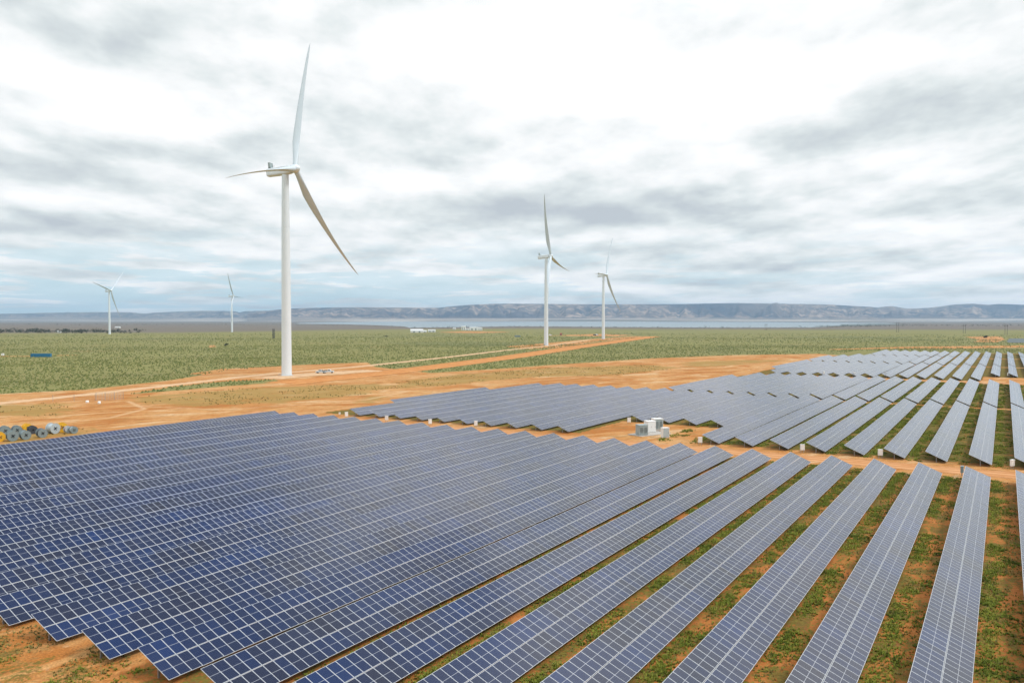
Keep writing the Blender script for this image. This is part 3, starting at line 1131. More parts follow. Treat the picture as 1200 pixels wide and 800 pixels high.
for nm, det, rows, where, grp in BLK:
    vis = [r for r in rows if row_visible(*r) >= 2]
    vis.sort(key=lambda r: -r[0])
    for i, (k, u0, u1) in enumerate(vis):
        if i == 0:
            lab = 'rightmost solar panel row in the ' + where
        elif i == len(vis) - 1:
            lab = 'leftmost solar panel row in the ' + where
        elif i > len(vis) / 2 + 2:
            lab = ORD[len(vis) - 1 - i] + ' solar panel row from the left in the ' + where
        else:
            lab = ORD[i] + ' solar panel row from the right in the ' + where
        tracker_row(k, u0, u1, det, lab, grp)


# ------------------------------------------------------------------ vegetation
def veg_mat(name, a, b_, c_):
    m, t, b = new_mat(name)
    at = attr(t, 'tone')
    geo = t.node('ShaderNodeNewGeometry')
    n = t.noise(geo.outputs['Position'], 0.3, 3, 0.6)
    col = t.ramp(t.math('ADD', t.math('MULTIPLY', at, 0.7), t.math('MULTIPLY', n, 0.3)), [(0.15, a), (0.5, b_), (0.85, c_)])
    t.put(b.inputs['Base Color'], col)
    b.inputs['Roughness'].default_value = 0.8
    b.inputs['Specular IOR Level'].default_value = 0.15
    return m


M_scrub = veg_mat('saltbush_leaves', (0.098, 0.120, 0.036), (0.138, 0.158, 0.046), (0.20, 0.19, 0.068))
M_weed = veg_mat('weed_leaves', (0.060, 0.085, 0.010), (0.160, 0.200, 0.024), (0.30, 0.29, 0.050))
M_straw = veg_mat('dry_grass', (0.16, 0.12, 0.035), (0.22, 0.18, 0.055), (0.20, 0.20, 0.06))
M_tree = veg_mat('tree_leaves', (0.020, 0.026, 0.014), (0.036, 0.044, 0.022), (0.06, 0.07, 0.035))


def build_scrub():
    """low saltbush over the plain: every bush a lumpy little dome"""
    pts = []
    for r0, r1, dens in ((235, 420, 0.34), (420, 620, 0.22), (620, 900, 0.10), (900, 1300, 0.03), (1300, 1700, 0.008)):
        area = (r1 ** 2 - r0 ** 2) / 2 * (2 * R(34))
        n = int(area * dens)
        rr = np.sqrt(rng.uniform(r0 ** 2, r1 ** 2, n))
        aa = rng.uniform(-R(34), R(34), n)
        pts.append(np.stack([np.sin(aa) * rr, np.cos(aa) * rr], 1))
    P = np.concatenate(pts)
    keep = ~inside(P, CLEAR)
    for w_ in WEDGES:
        keep |= inside(P, w_)
    for gpoly, rad_ in ((GL((-120, 481), (0, 472.8), (100, 462.3), (200, 451.2), (300, 439.5), (420, 429.5), (520, 419), (600, 409.5), (640, 405.5), (690, 398.2)), 5),
                        (GL((330, 449), (420, 440), (500, 431), (600, 418), (680, 406), (765, 394.2)), 13), (GL((640, 404), (700, 397), (760, 394)), 12), (GL((975, 409.5), (1060, 407.2), (1215, 405.6)), 7)):
        keep &= edge_dist(P, np.array(gpoly), False) > rad_
    uu, vv = P @ DU, P @ DV
    kk = (vv - V0) / PITCHV
    keep &= ~((uu < 768) & (kk > -15))
    P = P[keep]
    lf = np.array([mn.noise(Vector((x * 0.018, y * 0.010, 6.0))) for x, y in P])
    mf = np.array([mn.noise(Vector((x * 0.09, y * 0.07, 8.0))) for x, y in P])
    kp = rng.random(len(P)) < 0.62 + 0.55 * lf + 0.5 * mf
    P, lf = P[kp], lf[kp]
    n = len(P)
    dist = np.hypot(*P.T)
    sz = rng.uniform(0.55, 1.15, n) * np.interp(dist, [235, 900, 1300], [0.70, 1.0, 1.3])
    h = sz * rng.uniform(0.55, 0.95, n)
    V = np.zeros((n, 9, 3), np.float32)
    for j in range(5):
        a = 2 * math.pi * j / 5 + rng.uniform(-0.35, 0.35, n)
        rr = sz * 0.5 * rng.uniform(0.75, 1.25, n)
        V[:, j, 0] = P[:, 0] + np.cos(a) * rr
        V[:, j, 1] = P[:, 1] + np.sin(a) * rr
        V[:, j, 2] = -0.02
    for j in range(3):
        a = 2 * math.pi * j / 3 + rng.uniform(-0.5, 0.5, n)
        rr = sz * 0.33 * rng.uniform(0.7, 1.2, n)
        V[:, 5 + j, 0] = P[:, 0] + np.cos(a) * rr
        V[:, 5 + j, 1] = P[:, 1] + np.sin(a) * rr
        V[:, 5 + j, 2] = h * rng.uniform(0.6, 0.95, n)
    V[:, 8, :2] = P + rng.normal(size=(n, 2)) * 0.08
    V[:, 8, 2] = h
    tri = np.array([(0, 1, 5), (1, 6, 5), (1, 2, 6), (2, 3, 6), (3, 7, 6), (3, 4, 7), (4, 0, 7), (0, 5, 7), (5, 6, 8), (6, 7, 8), (7, 5, 8)])
    Ff = (tri[None] + (np.arange(n) * 9)[:, None, None]).reshape(-1)
    tone = np.clip(rng.normal(0.5, 0.22, n) + 0.35 * lf, 0, 1)
    me = fast_mesh('scrub', V.reshape(-1, 3), Ff, np.full(n * 11, 3), M_scrub, {'tone': ('POINT', np.repeat(tone, 9))})
    o = link('saltbush_scrub', me)
    tag(o, 'low grey-green saltbush scrub covering the plain around the turbines', 'scrub', kind='stuff')


build_scrub()


def tufts(name, P, size, mat, label, cat, blades=7):
    n = len(P)
    V = np.zeros((n, blades, 3, 3), np.float32)
    for j in range(blades):
        a = rng.uniform(0, 2 * math.pi, n)
        lean = rng.uniform(0.2, 0.9, n) * size
        w_ = size * rng.uniform(0.16, 0.30, n)
        ca, sa = np.cos(a), np.sin(a)
        bx = P[:, 0] + ca * size * 0.15
        by = P[:, 1] + sa * size * 0.15
        V[:, j, 0] = np.stack([bx - sa * w_, by + ca * w_, np.zeros(n)], 1)
        V[:, j, 1] = np.stack([bx + sa * w_, by - ca * w_, np.zeros(n)], 1)
        V[:, j, 2] = np.stack([bx + ca * lean, by + sa * lean, size * rng.uniform(0.45, 1.0, n)], 1)
    tone = np.repeat(P[:, 2], blades * 3)
    tone = np.clip(tone + np.repeat(rng.normal(0, 0.12, n * blades), 3), 0, 1)
    me = fast_mesh(name, V.reshape(-1, 3), np.arange(n * blades * 3), np.full(n * blades, 3), mat, {'tone': ('POINT', tone)})
    return tag(link(name, me), label, cat, kind='stuff')


def build_weeds():
    pts, sizes = [], []

    def clump(cx, cy, r, n, tone, sz):
        q = rng.normal(size=(n, 2)) * r * 0.5
        pts.append(np.column_stack([cx + q[:, 0], cy + q[:, 1], np.clip(tone + rng.normal(size=n) * 0.10, 0, 1)]))
        sizes.append(sz * rng.uniform(0.6, 1.3, n))

    def strip(k, u0, u1, per_m, scale):
        """between row k and the next one on its downhill side"""
        n = int((u1 - u0) * per_m)
        for _ in range(n):
            u = rng.uniform(u0, u1)
            drip = rng.random() < 0.55
            off = 2.2 + abs(rng.normal()) * 0.7 if drip else rng.uniform(2.2, 5.4)
            v = V0 + k * PITCHV + off
            nn = mn.noise(Vector((u * 0.16, v * 0.35, k * 3.7)))
            if nn < (-0.18 if drip else 0.0):
                continue
            x, y = UV2XY(u, v)
            clump(x, y, rng.uniform(0.4, 1.1), int(rng.integers(6, 15)), np.clip(0.52 + 0.45 * mn.noise(Vector((u * 0.3, v * 0.4, 9))) + (0.1 if drip else -0.12), 0, 1), rng.uniform(0.16, 0.34) * scale)
    for k in range(-6, 4):
        strip(k, max(A0, 38), A1, 8.0, 0.75)
    for k in range(-9, 4):
        strip(k, 174, 287, 4.0, 1.0)
    for k in range(-6, 4):
        strip(k, 291, 400, 1.4, 1.5)
    # bare apron at the near ends of the rows
    for _ in range(1300):
        u = rng.uniform(20, 39)
        v = rng.uniform(-85, -32)
        if mn.noise(Vector((u * 0.12, v * 0.22, 1.5))) < 0.05:
            continue
        x, y = UV2XY(u, v)
        clump(x, y, rng.uniform(0.3, 0.8), int(rng.integers(5, 12)), rng.uniform(0.3, 0.85), rng.uniform(0.10, 0.22))
    P = np.concatenate(pts)
    S = np.concatenate(sizes)
    tufts('weeds', P, S, M_weed, 'green weeds growing in the orange soil between the rows of panels', 'weeds', 6)
    # straw-coloured grass on the apron and the cleared land
    q = []
    sz = []
    for _ in range(11000):
        u = rng.uniform(16, 40)
        v = rng.uniform(-95, -28)
        if mn.noise(Vector((u * 0.10, v * 0.2, 7.5))) < 0.0:
            continue
        x, y = UV2XY(u, v)
        q.append((x, y, rng.random()))
        sz.append(rng.uniform(0.10, 0.24))
    for k in range(-6, 4):
        for _ in range(1500):
            u = rng.uniform(38, A1)
            v = V0 + k * PITCHV + rng.uniform(2.1, 5.4)
            if mn.noise(Vector((u * 0.2, v * 0.4, 5.5))) < -0.1:
                continue
            x, y = UV2XY(u, v)
            q.append((x, y, rng.random()))
            sz.append(rng.uniform(0.10, 0.24))
    polys = [px_poly(g) for g in ([(150, 466), (230, 459), (300, 454), (380, 451), (440, 449), (470, 452), (430, 462), (330, 472), (230, 476), (170, 474)],
                                  [(-60, 488), (-60, 476), (0, 474.5), (70, 472), (88, 480), (70, 487), (0, 488)],
                                  [(470, 446), (540, 438), (640, 431), (760, 427), (800, 431), (720, 440), (620, 442), (520, 452), (450, 456)],
                                  [(0, 505), (95, 502), (110, 508), (0, 523)])]
    for pl in polys:
        lo, hi = pl.min(0), pl.max(0)
        n = int(np.prod(hi - lo) * 0.16)
        c = np.column_stack([rng.uniform(lo[0], hi[0], n), rng.uniform(lo[1], hi[1], n)])
        c = c[inside(c, pl)]
        for x, y in c:
            if mn.noise(Vector((x * 0.06, y * 0.06, 2.0))) < -0.1:
                continue
            q.append((x, y, rng.random()))
            sz.append(rng.uniform(0.25, 0.55))
    tufts('dry_grass', np.array(q), np.array(sz), M_straw, 'dry yellowish grass tufts on the bare orange ground', 'grass', 6)


build_weeds()


def leaf_crown(mb_pts, centre, rx, rz, n, leaf):
    """leaf-sized faces through an uneven crown"""
    lobes = [(rng.normal(size=3) * (rx * 0.45, rx * 0.45, rz * 0.35), rng.uniform(0.35, 0.6)) for _ in range(7)]
    for _ in range(n):
        lo, rr = lobes[int(rng.integers(len(lobes)))]
        d = rng.normal(size=3)
        d /= np.linalg.norm(d)
        p = centre + lo + d * (rx, rx, rz) * rr * rng.uniform(0.5, 1.0) ** 0.4
        a = rng.normal(size=3)
        a /= np.linalg.norm(a)
        b_ = np.cross(a, rng.normal(size=3))
        b_ /= np.linalg.norm(b_)
        l_ = leaf * rng.uniform(0.6, 1.3)
        mb_pts.append((p + a * l_, p + b_ * l_ * 0.8, p - a * l_ * 0.8 - b_ * l_ * 0.3))


def tree(name, xy, w_, h, label, cat, n=420, trunk=0.3, group=None):
    t = thing(name, (xy[0], xy[1], 0), label, cat, group)
    mb_ = MB()
    mb_.tube((0, 0, -0.05), (0.1, 0, h * trunk * 1.4), h * 0.035, h * 0.022, 7)
    for i in range(4):
        a = i * 1.57 + 0.4
        mb_.tube((0.1, 0, h * trunk), (math.cos(a) * w_ * 0.28, math.sin(a) * w_ * 0.28, h * 0.72), h * 0.018, h * 0.006, 5)
    link('trunk', mb_.mesh('trunk', M_bark), t)
    tri = []
    leaf_crown(tri, np.array([0, 0, h * 0.6]), w_ * 0.5, h * 0.42, n, w_ * 0.055)
    V = np.array(tri).reshape(-1, 3)
    V[:, 2] = np.maximum(V[:, 2], h * 0.12)
    me = fast_mesh('crown', V, np.arange(len(V)), np.full(len(tri), 3), M_tree, {'tone': ('POINT', np.repeat(np.clip(rng.normal(0.45, 0.25, len(tri)), 0, 1), 3))})
    link('crown', me, t)
    return t


tree('bush', G(1154, 396), 8.5, 3.6, 'dark rounded bush standing alone on the right plain above the solar rows', 'bush', 520, 0.2)
tree('bush', G(265, 405.3), 6.8, 2.6, 'dark bush on the green plain left of the nearest turbine', 'bush', 420, 0.2)
tree('bush', G(452, 394.8), 6.5, 2.4, 'dark bush on the plain near the white sheds left of centre', 'bush', 360, 0.2)


def woodland(name, spots, label, n_each=70, hh=(4.5, 9.5)):
    tri = []
    for x, y, s in spots:
        h = rng.uniform(*hh) * s
        leaf_crown(tri, np.array([x, y, h * 0.52]), h * rng.uniform(0.55, 0.95), h * 0.48, n_each, h * 0.13)
    V = np.array(tri).reshape(-1, 3)
    V[:, 2] = np.maximum(V[:, 2], 0.0)
    me = fast_mesh(name, V, np.arange(len(V)), np.full(len(tri), 3), M_tree, {'tone': ('POINT', np.repeat(np.clip(rng.normal(0.5, 0.3, len(tri)), 0, 1), 3))})
    return tag(link(name, me), label, 'trees', kind='stuff')


spots = []
for _ in range(170):
    px_ = rng.uniform(-60, 165)
    dens = 0.4 + 0.6 * mn.noise(Vector((px_ * 0.05, 0, 4))) + (0.25 if px_ < 105 else -0.05)
    if rng.random() > dens + 0.25:
        continue
    xy = G(px_, rng.uniform(388.6, 390.8))
    spots.append((xy[0], xy[1], 1.0))
woodland('woodland', spots, 'far dark belt of trees on the left horizon behind the small turbine')
spots = []
for px_ in np.arange(-80, 1290, 2.6):
    py_ = np.interp(px_, [-80, 300, 404, 470, 482, 540, 600, 720, 800, 950, 985, 1050, 1100, 1290], [380.6, 380.4, 381.2, 383.3, 384.9, 383.9, 383.2, 383.9, 384.5, 384.5, 383.3, 381.9, 382.0, 382.0])
    if rng.random() < 0.78:
        xy = G(px_ + rng.uniform(-1, 1), py_ + rng.uniform(0.0, 0.5))
        spots.append((xy[0], xy[1], rng.uniform(0.5, 1.0) * (1.0 if px_ < 985 else 1.5)))
woodland('mangroves', spots, 'low dark mangrove scrub along the shore of the pale gulf water', 24, (5, 10))


# ------------------------------------------------------------------ inverter station and electrical boxes
def facing_cam(xy):
    return math.atan2(-xy[1], -xy[0])


def cabinet_parts(t, w_, d, h, body_mat, doors, louver=False, mat_door=None):
    """front is -Y of the thing"""
    mb_ = MB()
    mb_.box((0, 0, 0.15 + h / 2), (w_, d, h))
    mb_.box((0, 0, 0.15 + h + 0.05), (w_ + 0.14, d + 0.14, 0.09))
    mb_.box((0, 0, 0.075), (w_ - 0.1, d - 0.1, 0.15))
    bd = link('body', mb_.mesh('body', body_mat), t)
    for i in range(doors):
        dw = (w_ - 0.12) / doors
        x_ = -w_ / 2 + 0.06 + dw * (i + 0.5)
        mb_ = MB()
        mb_.box((x_, -d / 2 - 0.02, 0.15 + h / 2), (dw - 0.05, 0.035, h - 0.14))
        dr = link('door', mb_.mesh('door', mat_door or body_mat), t)
        mb_ = MB()
        mb_.box((x_ + dw * 0.36, -d / 2 - 0.06, 0.15 + h * 0.5), (0.05, 0.05, 0.22))
        link('handle', mb_.mesh('handle', M_dark), dr)
        if louver:
            mb_ = MB()
            for q in range(9):
                mb_.box((x_, -d / 2 - 0.045, 0.15 + h * (0.20 + 0.07 * q)), (dw * 0.72, 0.02, h * 0.035))
            link('louver', mb_.mesh('louver', M_louver), dr)
    return bd


rot_row = R(90) - YAW        # local X along the rows
# concrete pad of the station
c0 = G(761, 508.5)
pad = MB()
pad.box((0, 0, 0.09), (9.6, 4.6, 0.18))
pd = link('concrete_pad', pad.mesh('concrete_pad', M_concrete), None, (c0[0], c0[1], 0), (0, 0, 0.62))
tag(pd, 'low concrete slab under the white and grey inverter cabinets', 'slab')
ST = [((752.0, 510.0), 2.2, 2.1, 2.15, M_cabgrey, 2, True, 'grey-green louvred inverter cabinet, nearest the camera on the concrete slab'),
      ((761.5, 507.0), 2.1, 2.2, 2.5, M_cabinet, 2, False, 'tall white inverter cabinet between the grey-green cabinet and the rear one'),
      ((770.0, 504.4), 2.2, 2.1, 2.6, M_cabinet, 2, True, 'white inverter cabinet with dark louvred doors, farthest back on the slab')]
for (p, w_, d, h, mt, nd_, lv, lb) in ST:
    xy = G(*p)
    t = thing('inverter_cabinet', (xy[0], xy[1], 0.182), lb, 'cabinet', 'cabinets of the inverter station', 0.62 - math.pi / 9)
    cabinet_parts(t, w_, d, h, mt, nd_, lv, M_cabgrey if lv else None)
xy = G(779.3, 512.6)
t = thing('switch_cabinet', (xy[0], xy[1], 0), 'small white cabinet standing alone right of the inverter station', 'cabinet', None, 0.35)
cabinet_parts(t, 1.6, 1.1, 2.1, M_cabinet, 1, False, M_drumpale)


def combiner(p, label, scale=1.0, rz=None, mat=None):
    xy = G(*p)
    t = thing('combiner_box', (xy[0], xy[1], 0), label, 'electrical box', 'white electrical boxes beside the solar rows', rz if rz is not None else rng.uniform(-0.2, 0.5))
    mb_ = MB()
    mb_.box((0, 0, 1.30), (0.95, 0.45, 1.25))
    mb_.prism([(-0.52, 1.925), (0.52, 1.925), (0.52, 2.0), (-0.52, 1.97)], -0.30, 0.28)
    link('cabinet', mb_.mesh('cabinet', mat or M_cabinet), t)
    mb_ = MB()
    mb_.box((0, -0.24, 1.28), (0.84, 0.03, 1.10))
    link('door', mb_.mesh('door', mat or M_cabinet), t)
    for s_ in (-1, 1):
        mb_ = MB()
        mb_.box((s_ * 0.34, 0.05, 0.34), (0.09, 0.09, 0.68))
        link('post', mb_.mesh('post', M_steel), t)
    t.scale = (scale * 0.88,) * 3
    return t


for p, lb, sc in [((406, 490), 'white electrical box leftmost along the service road, beside the end of the first row', 1.0),
                  ((453, 494.6), 'white electrical box second from the left along the service road', 1.0),
                  ((504, 499), 'white electrical box third from the left along the service road', 1.0),
                  ((557.6, 501), 'white electrical box right of centre-left, last before the row block curves to the inverter station', 1.0),
                  ((737.2, 497), 'white electrical box half hidden behind the inverter station to its left', 1.0),
                  ((820.5, 521.6), 'white electrical box right of the inverter station at the first row corner', 1.0),
                  ((940.3, 530.5), 'white electrical box between two rows at the middle of the service road', 1.0),
                  ((1031.6, 536.8), 'white electrical box in front of the rows right of the middle of the service road', 1.0),
                  ((1186.3, 549.5), 'white electrical box on the service road nearest the right edge of the photo', 1.0),
                  ((932, 431.8), 'tiny white electrical box on the second road, leftmost in the far gaps', 1.2),
                  ((965.3, 440.0), 'tiny white electrical box on the second road, second of the far gaps', 1.2),
                  ((1001, 440.8), 'tiny white electrical box on the second road, third of the far gaps', 1.2),
                  ((1037.8, 441.4), 'tiny white electrical box on the second road, fourth of the far gaps', 1.2),
                  ((1181.8, 441.6), 'tiny white electrical box beside the far row end near the right edge', 1.2)]:
    combiner(p, lb, sc)
combiner((1127.4, 557.5), 'blue-grey electrical box at the far end of a nearest-block row, right side', 1.0, 0.9, M_drumgrey)
# small white sign post box left of the first row
xy = G(398, 488.2)
t = thing('meter_box', (xy[0], xy[1], 0), 'small cream meter box on a stake left of the leftmost electrical box', 'electrical box')
mb = MB()
mb.box((0, 0, 0.95), (0.45, 0.3, 0.5))
mb.box((0, 0, 1.22), (0.5, 0.36, 0.04))
link('box', mb.mesh('box', M_shed), t)
mb = MB()
mb.box((0, 0, 0.35), (0.08, 0.08, 0.70))
link('stake', mb.mesh('stake', M_steel), t)


# ------------------------------------------------------------------ cable drums
def drum(p, r, w_, ang, flange_m, core_m, label, cable=True):
    xy = G(*p)
    t = thing('cable_drum', (xy[0], xy[1], r), label, 'cable drum', 'cable drums stored on the orange ground', ang)
    for s_ in (-1, 1):
        mb_ = MB()
        y = s_ * w_ / 2
        T = 0.06
        prof = [(0.20 * r, y - T), (r * 0.42, y - T), (r * 0.42, y - T * 0.7), (r * 0.92, y - T * 0.7), (r * 0.92, y - T), (r, y - T), (r, y + T), (r * 0.92, y + T), (r * 0.92, y + T * 0.7),
                (r * 0.42, y + T * 0.7), (r * 0.42, y + T), (0.20 * r, y + T), (0.20 * r, y - T)]
        mb_.lathe(prof, 28, axis='Y', smooth=False)
        fl = link('flange', mb_.mesh('flange', flange_m), t)
        mb_ = MB()
        for q in range(4):
            a = q * math.pi / 2 + 0.6
            M = Matrix.Translation((math.cos(a) * r * 0.30, y + s_ * (T + 0.012), math.sin(a) * r * 0.30)) @ Matrix.Rotation(-a, 4, 'Y')
            mb_.box((0, 0, 0), (r * 0.18, 0.02, r * 0.20), M=M)
        link('spoke_opening', mb_.mesh('spoke_opening', M_dark), fl)
    mb_ = MB()
    rc = r * (0.78 if cable else 0.5)
    prof = []
    m_ = 14
    for i in range(m_):
        y0 = -w_ / 2 + 0.06 + (w_ - 0.12) * i / m_
        dy = (w_ - 0.12) / m_
        prof += [(rc - 0.025, y0 + 0.001), (rc, y0 + dy * 0.5), (rc - 0.025, y0 + dy - 0.001)]
    mb_.lathe(prof, 28, axis='Y', smooth=False)
    link('core', mb_.mesh('core', core_m), t)
    return t


DR = [((0.0, 517.0), 1.25, 1.5, 0.30, M_yellow, M_cable, 'yellow cable drum cut by the left edge of the photo'),
      ((14.2, 516.3), 1.38, 2.2, 0.35, M_drumgrey, M_drumgrey, 'grey cable drum with its round face showing, leftmost of the grey front row'),
      ((29.2, 514.6), 1.25, 2.2, 0.42, M_drumgrey, M_drumgrey, 'grey cable drum in the middle of the front row'),
      ((48.8, 512.2), 1.22, 2.4, 0.38, M_drumgrey, M_cable, 'grey cable drum rightmost of the front row, dark cable wound on it'),
      ((5.5, 510.0), 1.35, 1.6, 0.40, M_drumgrey, M_cable, 'grey cable drum in the back row beside the yellow one at left'),
      ((19.5, 508.6), 1.25, 1.6, 0.40, M_drumgrey, M_cable, 'grey cable drum in the back row behind the front pair'),
      ((31.5, 506.2), 1.25, 1.2, 0.55, M_yellow, M_yellow, 'yellow cable drum in the back row showing only its top'),
      ((38.0, 508.0), 1.15, 1.6, 0.40, M_cable, M_cable, 'dark blue-black cable drum behind the rightmost front drum'),
      ((62.0, 507.8), 1.50, 2.0, 0.75, M_drumpale, M_drumpale, 'largest pale silver cable drum, centre of the stored group'),
      ((72.6, 506.2), 1.40, 1.0, 0.35, M_yellow, M_pink, 'yellow-flanged cable drum with salmon core, right part of the group'),
      ((79.6, 507.0), 1.0, 1.2, 0.45, M_drumpale, M_pink, 'small pale cable drum between the yellow one and the last one'),
      ((86.0, 507.6), 1.02, 1.4, 0.45, M_drumgrey, M_drumpale, 'small grey cable drum at the right end of the group')]
for d in DR:
    drum(d[0], d[1] * 0.84, d[2] * 0.9, d[3] + 0.38, *d[4:])


# ------------------------------------------------------------------ vehicles
def pickup(xy, rz, label, tray_dark=False):
    t = thing('pickup_truck', (xy[0], xy[1], 0), label, 'pickup truck', 'pickup trucks parked by the nearest turbine', rz)
    mb_ = MB()
    mb_.prism([(-2.6, 0.55), (2.35, 0.5), (2.6, 0.62), (2.6, 1.02), (2.35, 1.12), (1.35, 1.18), (-0.55, 1.16), (-0.56, 1.12), (-2.62, 1.12)], -0.9, 0.9)
    body = link('body', mb_.mesh('body', M_blade), t)
    mb_ = MB()
    mb_.prism([(-0.55, 1.162), (1.30, 1.182), (0.62, 1.78), (-0.42, 1.80)], -0.78, 0.78)
    cab = link('cab', mb_.mesh('cab', M_white), t)
    mb_ = MB()
    for s_ in (-1, 1):
        mb_.prism([(-0.38, 1.22), (1.02, 1.22), (0.56, 1.68), (-0.34, 1.69)], s_ * 0.795 - 0.01, s_ * 0.795 + 0.01)
    M = Matrix.Translation((0.99, 0, 1.475)) @ Matrix.Rotation(R(48.5), 4, 'Y')
    mb_.box((0, 0, 0), (0.02, 1.34, 0.72), M=M)
    mb_.box((-0.50, 0, 1.48), (0.16, 1.3, 0.42))
    link('window', mb_.mesh('window', M_glass), cab)
    for x_ in (-1.65, 1.65):
        for s_ in (-1, 1):
            mb_ = MB()
            mb_.lathe([(0.02, -0.13), (0.24, -0.13), (0.36, -0.11), (0.38, 0), (0.36, 0.11), (0.24, 0.13), (0.02, 0.13)], 18, axis='Y')
            wh = link('wheel', mb_.mesh('wheel', M_tyre), t, (x_, s_ * 0.84, 0.38))
    mb_ = MB()
    mb_.box((-1.6, 0, 1.14), (1.9, 1.5, 0.06), 0)
    if tray_dark:
        mb_.box((-1.6, 0.1, 1.32), (1.5, 1.1, 0.34), 0)
    link('tray', mb_.mesh('tray', M_dark), t)
    for s_ in (-1, 1):
        mb_ = MB()
        mb_.box((2.58, s_ * 0.62, 0.88), (0.08, 0.34, 0.16))
        link('headlight', mb_.mesh('headlight', M_lamp), t)
    return t


pickup(G(376.2, 437.2), R(172), 'white pickup truck left of the parked pair beside the nearest turbine', True)
pickup(G(385.3, 436.9), R(8), 'white pickup truck right of the parked pair beside the nearest turbine', True)


def van(p, rz, label, mat, L=5.4, h=2.3):
    xy = G(*p)
    t = thing('van', (xy[0], xy[1], 0), label, 'van', 'vehicles parked far out on the plain', rz)
    mb_ = MB()
    mb_.prism([(-L / 2, 0.4), (L / 2, 0.4), (L / 2, 1.15), (L / 2 - 0.9, 1.35), (L / 2 - 1.5, h), (-L / 2, h)], -0.98, 0.98)
    link('body', mb_.mesh('body', mat), t)
    mb_ = MB()
    for s_ in (-1, 1):
        mb_.prism([(L / 2 - 2.6, 1.45), (L / 2 - 1.15, 1.45), (L / 2 - 1.55, h - 0.18), (L / 2 - 2.6, h - 0.18)], s_ * 0.99 - 0.01, s_ * 0.99 + 0.01)
    link('window', mb_.mesh('window', M_glass), t)
    for x_ in (-L / 3, L / 3):
        for s_ in (-1, 1):
            mb_ = MB()
            mb_.lathe([(0.02, -0.12), (0.34, -0.12), (0.36, 0), (0.34, 0.12), (0.02, 0.12)], 14, axis='Y')
            link('wheel', mb_.mesh('wheel', M_tyre), t, (x_, s_ * 0.9, 0.36))


van((645.0, 393.1), 0.2, 'tiny white van parked right of the left mid-distance turbine tower', M_white)
van((699.6, 392.8), 0.1, 'tiny white van just left of the right mid-distance turbine tower', M_white)
van((697.2, 393.2), -0.1, 'tiny dark van next to the white van by the right mid-distance turbine', M_dark, 5.6, 2.4)


# ------------------------------------------------------------------ containers, sheds and other buildings
def container(p, L, w_, h, rz, mat, label, group=None, name='shipping_container'):
    xy = G(*p)
    t = thing(name, (xy[0], xy[1], 0), label, 'container', group, rz)
    mb_ = MB()
    n = int(L / 0.28)
    pts = []
    for i in range(n):
        x0 = -L / 2 + L * i / n
        dx = L / n
        pts += [(x0, -w_ / 2), (x0 + dx * 0.35, -w_ / 2), (x0 + dx * 0.5, -w_ / 2 + 0.04), (x0 + dx * 0.85, -w_ / 2 + 0.04)]
    pts += [(L / 2, -w_ / 2), (L / 2, w_ / 2), (-L / 2, w_ / 2)]
    m_ = len(pts)
    vs_ = [(x_, y, 0.12) for x_, y in pts] + [(x_, y, h - 0.08) for x_, y in pts]
    mb_.add(vs_, [(i, (i + 1) % m_, m_ + (i + 1) % m_, m_ + i) for i in range(m_)])
    link('wall', mb_.mesh('wall', mat), t)
    mb_ = MB()
    mb_.box((0, 0, h - 0.04), (L + 0.04, w_ + 0.04, 0.10))
    link('roof', mb_.mesh('roof', mat), t)
    mb_ = MB()
    mb_.box((0, 0, 0.06), (L + 0.04, w_ + 0.04, 0.13))
    link('base_frame', mb_.mesh('base_frame', M_dark), t)
    mb_ = MB()
    for s_ in (-1, 1):
        mb_.box((L / 2 + 0.03, s_ * w_ * 0.24, h / 2), (0.04, w_ * 0.44, h - 0.3))
    link('door', mb_.mesh('door', mat), t)
    return t


for i, (px_, lb) in enumerate([(40.8, 'blue shipping container, left one of the blue row on the green plain'), (48.3, 'blue shipping container, middle of the blue row on the green plain'),
                               (55.8, 'blue shipping container, right one of the blue row on the green plain')]):
    container((px_, 418.2), 4.7, 2.4, 2.5, 0.05 * (i - 1), M_blue, lb, 'blue containers on the plain')
container((3.2, 416.6), 1.6, 1.4, 1.7, 0.2, M_shed, 'small white hut at the left edge of the green plain', None, 'white_hut')
container((606.5, 394.8), 9.0, 2.4, 2.6, 0.05, M_drumgrey, 'grey-blue container on the plain left of the mid-distance turbine', None)


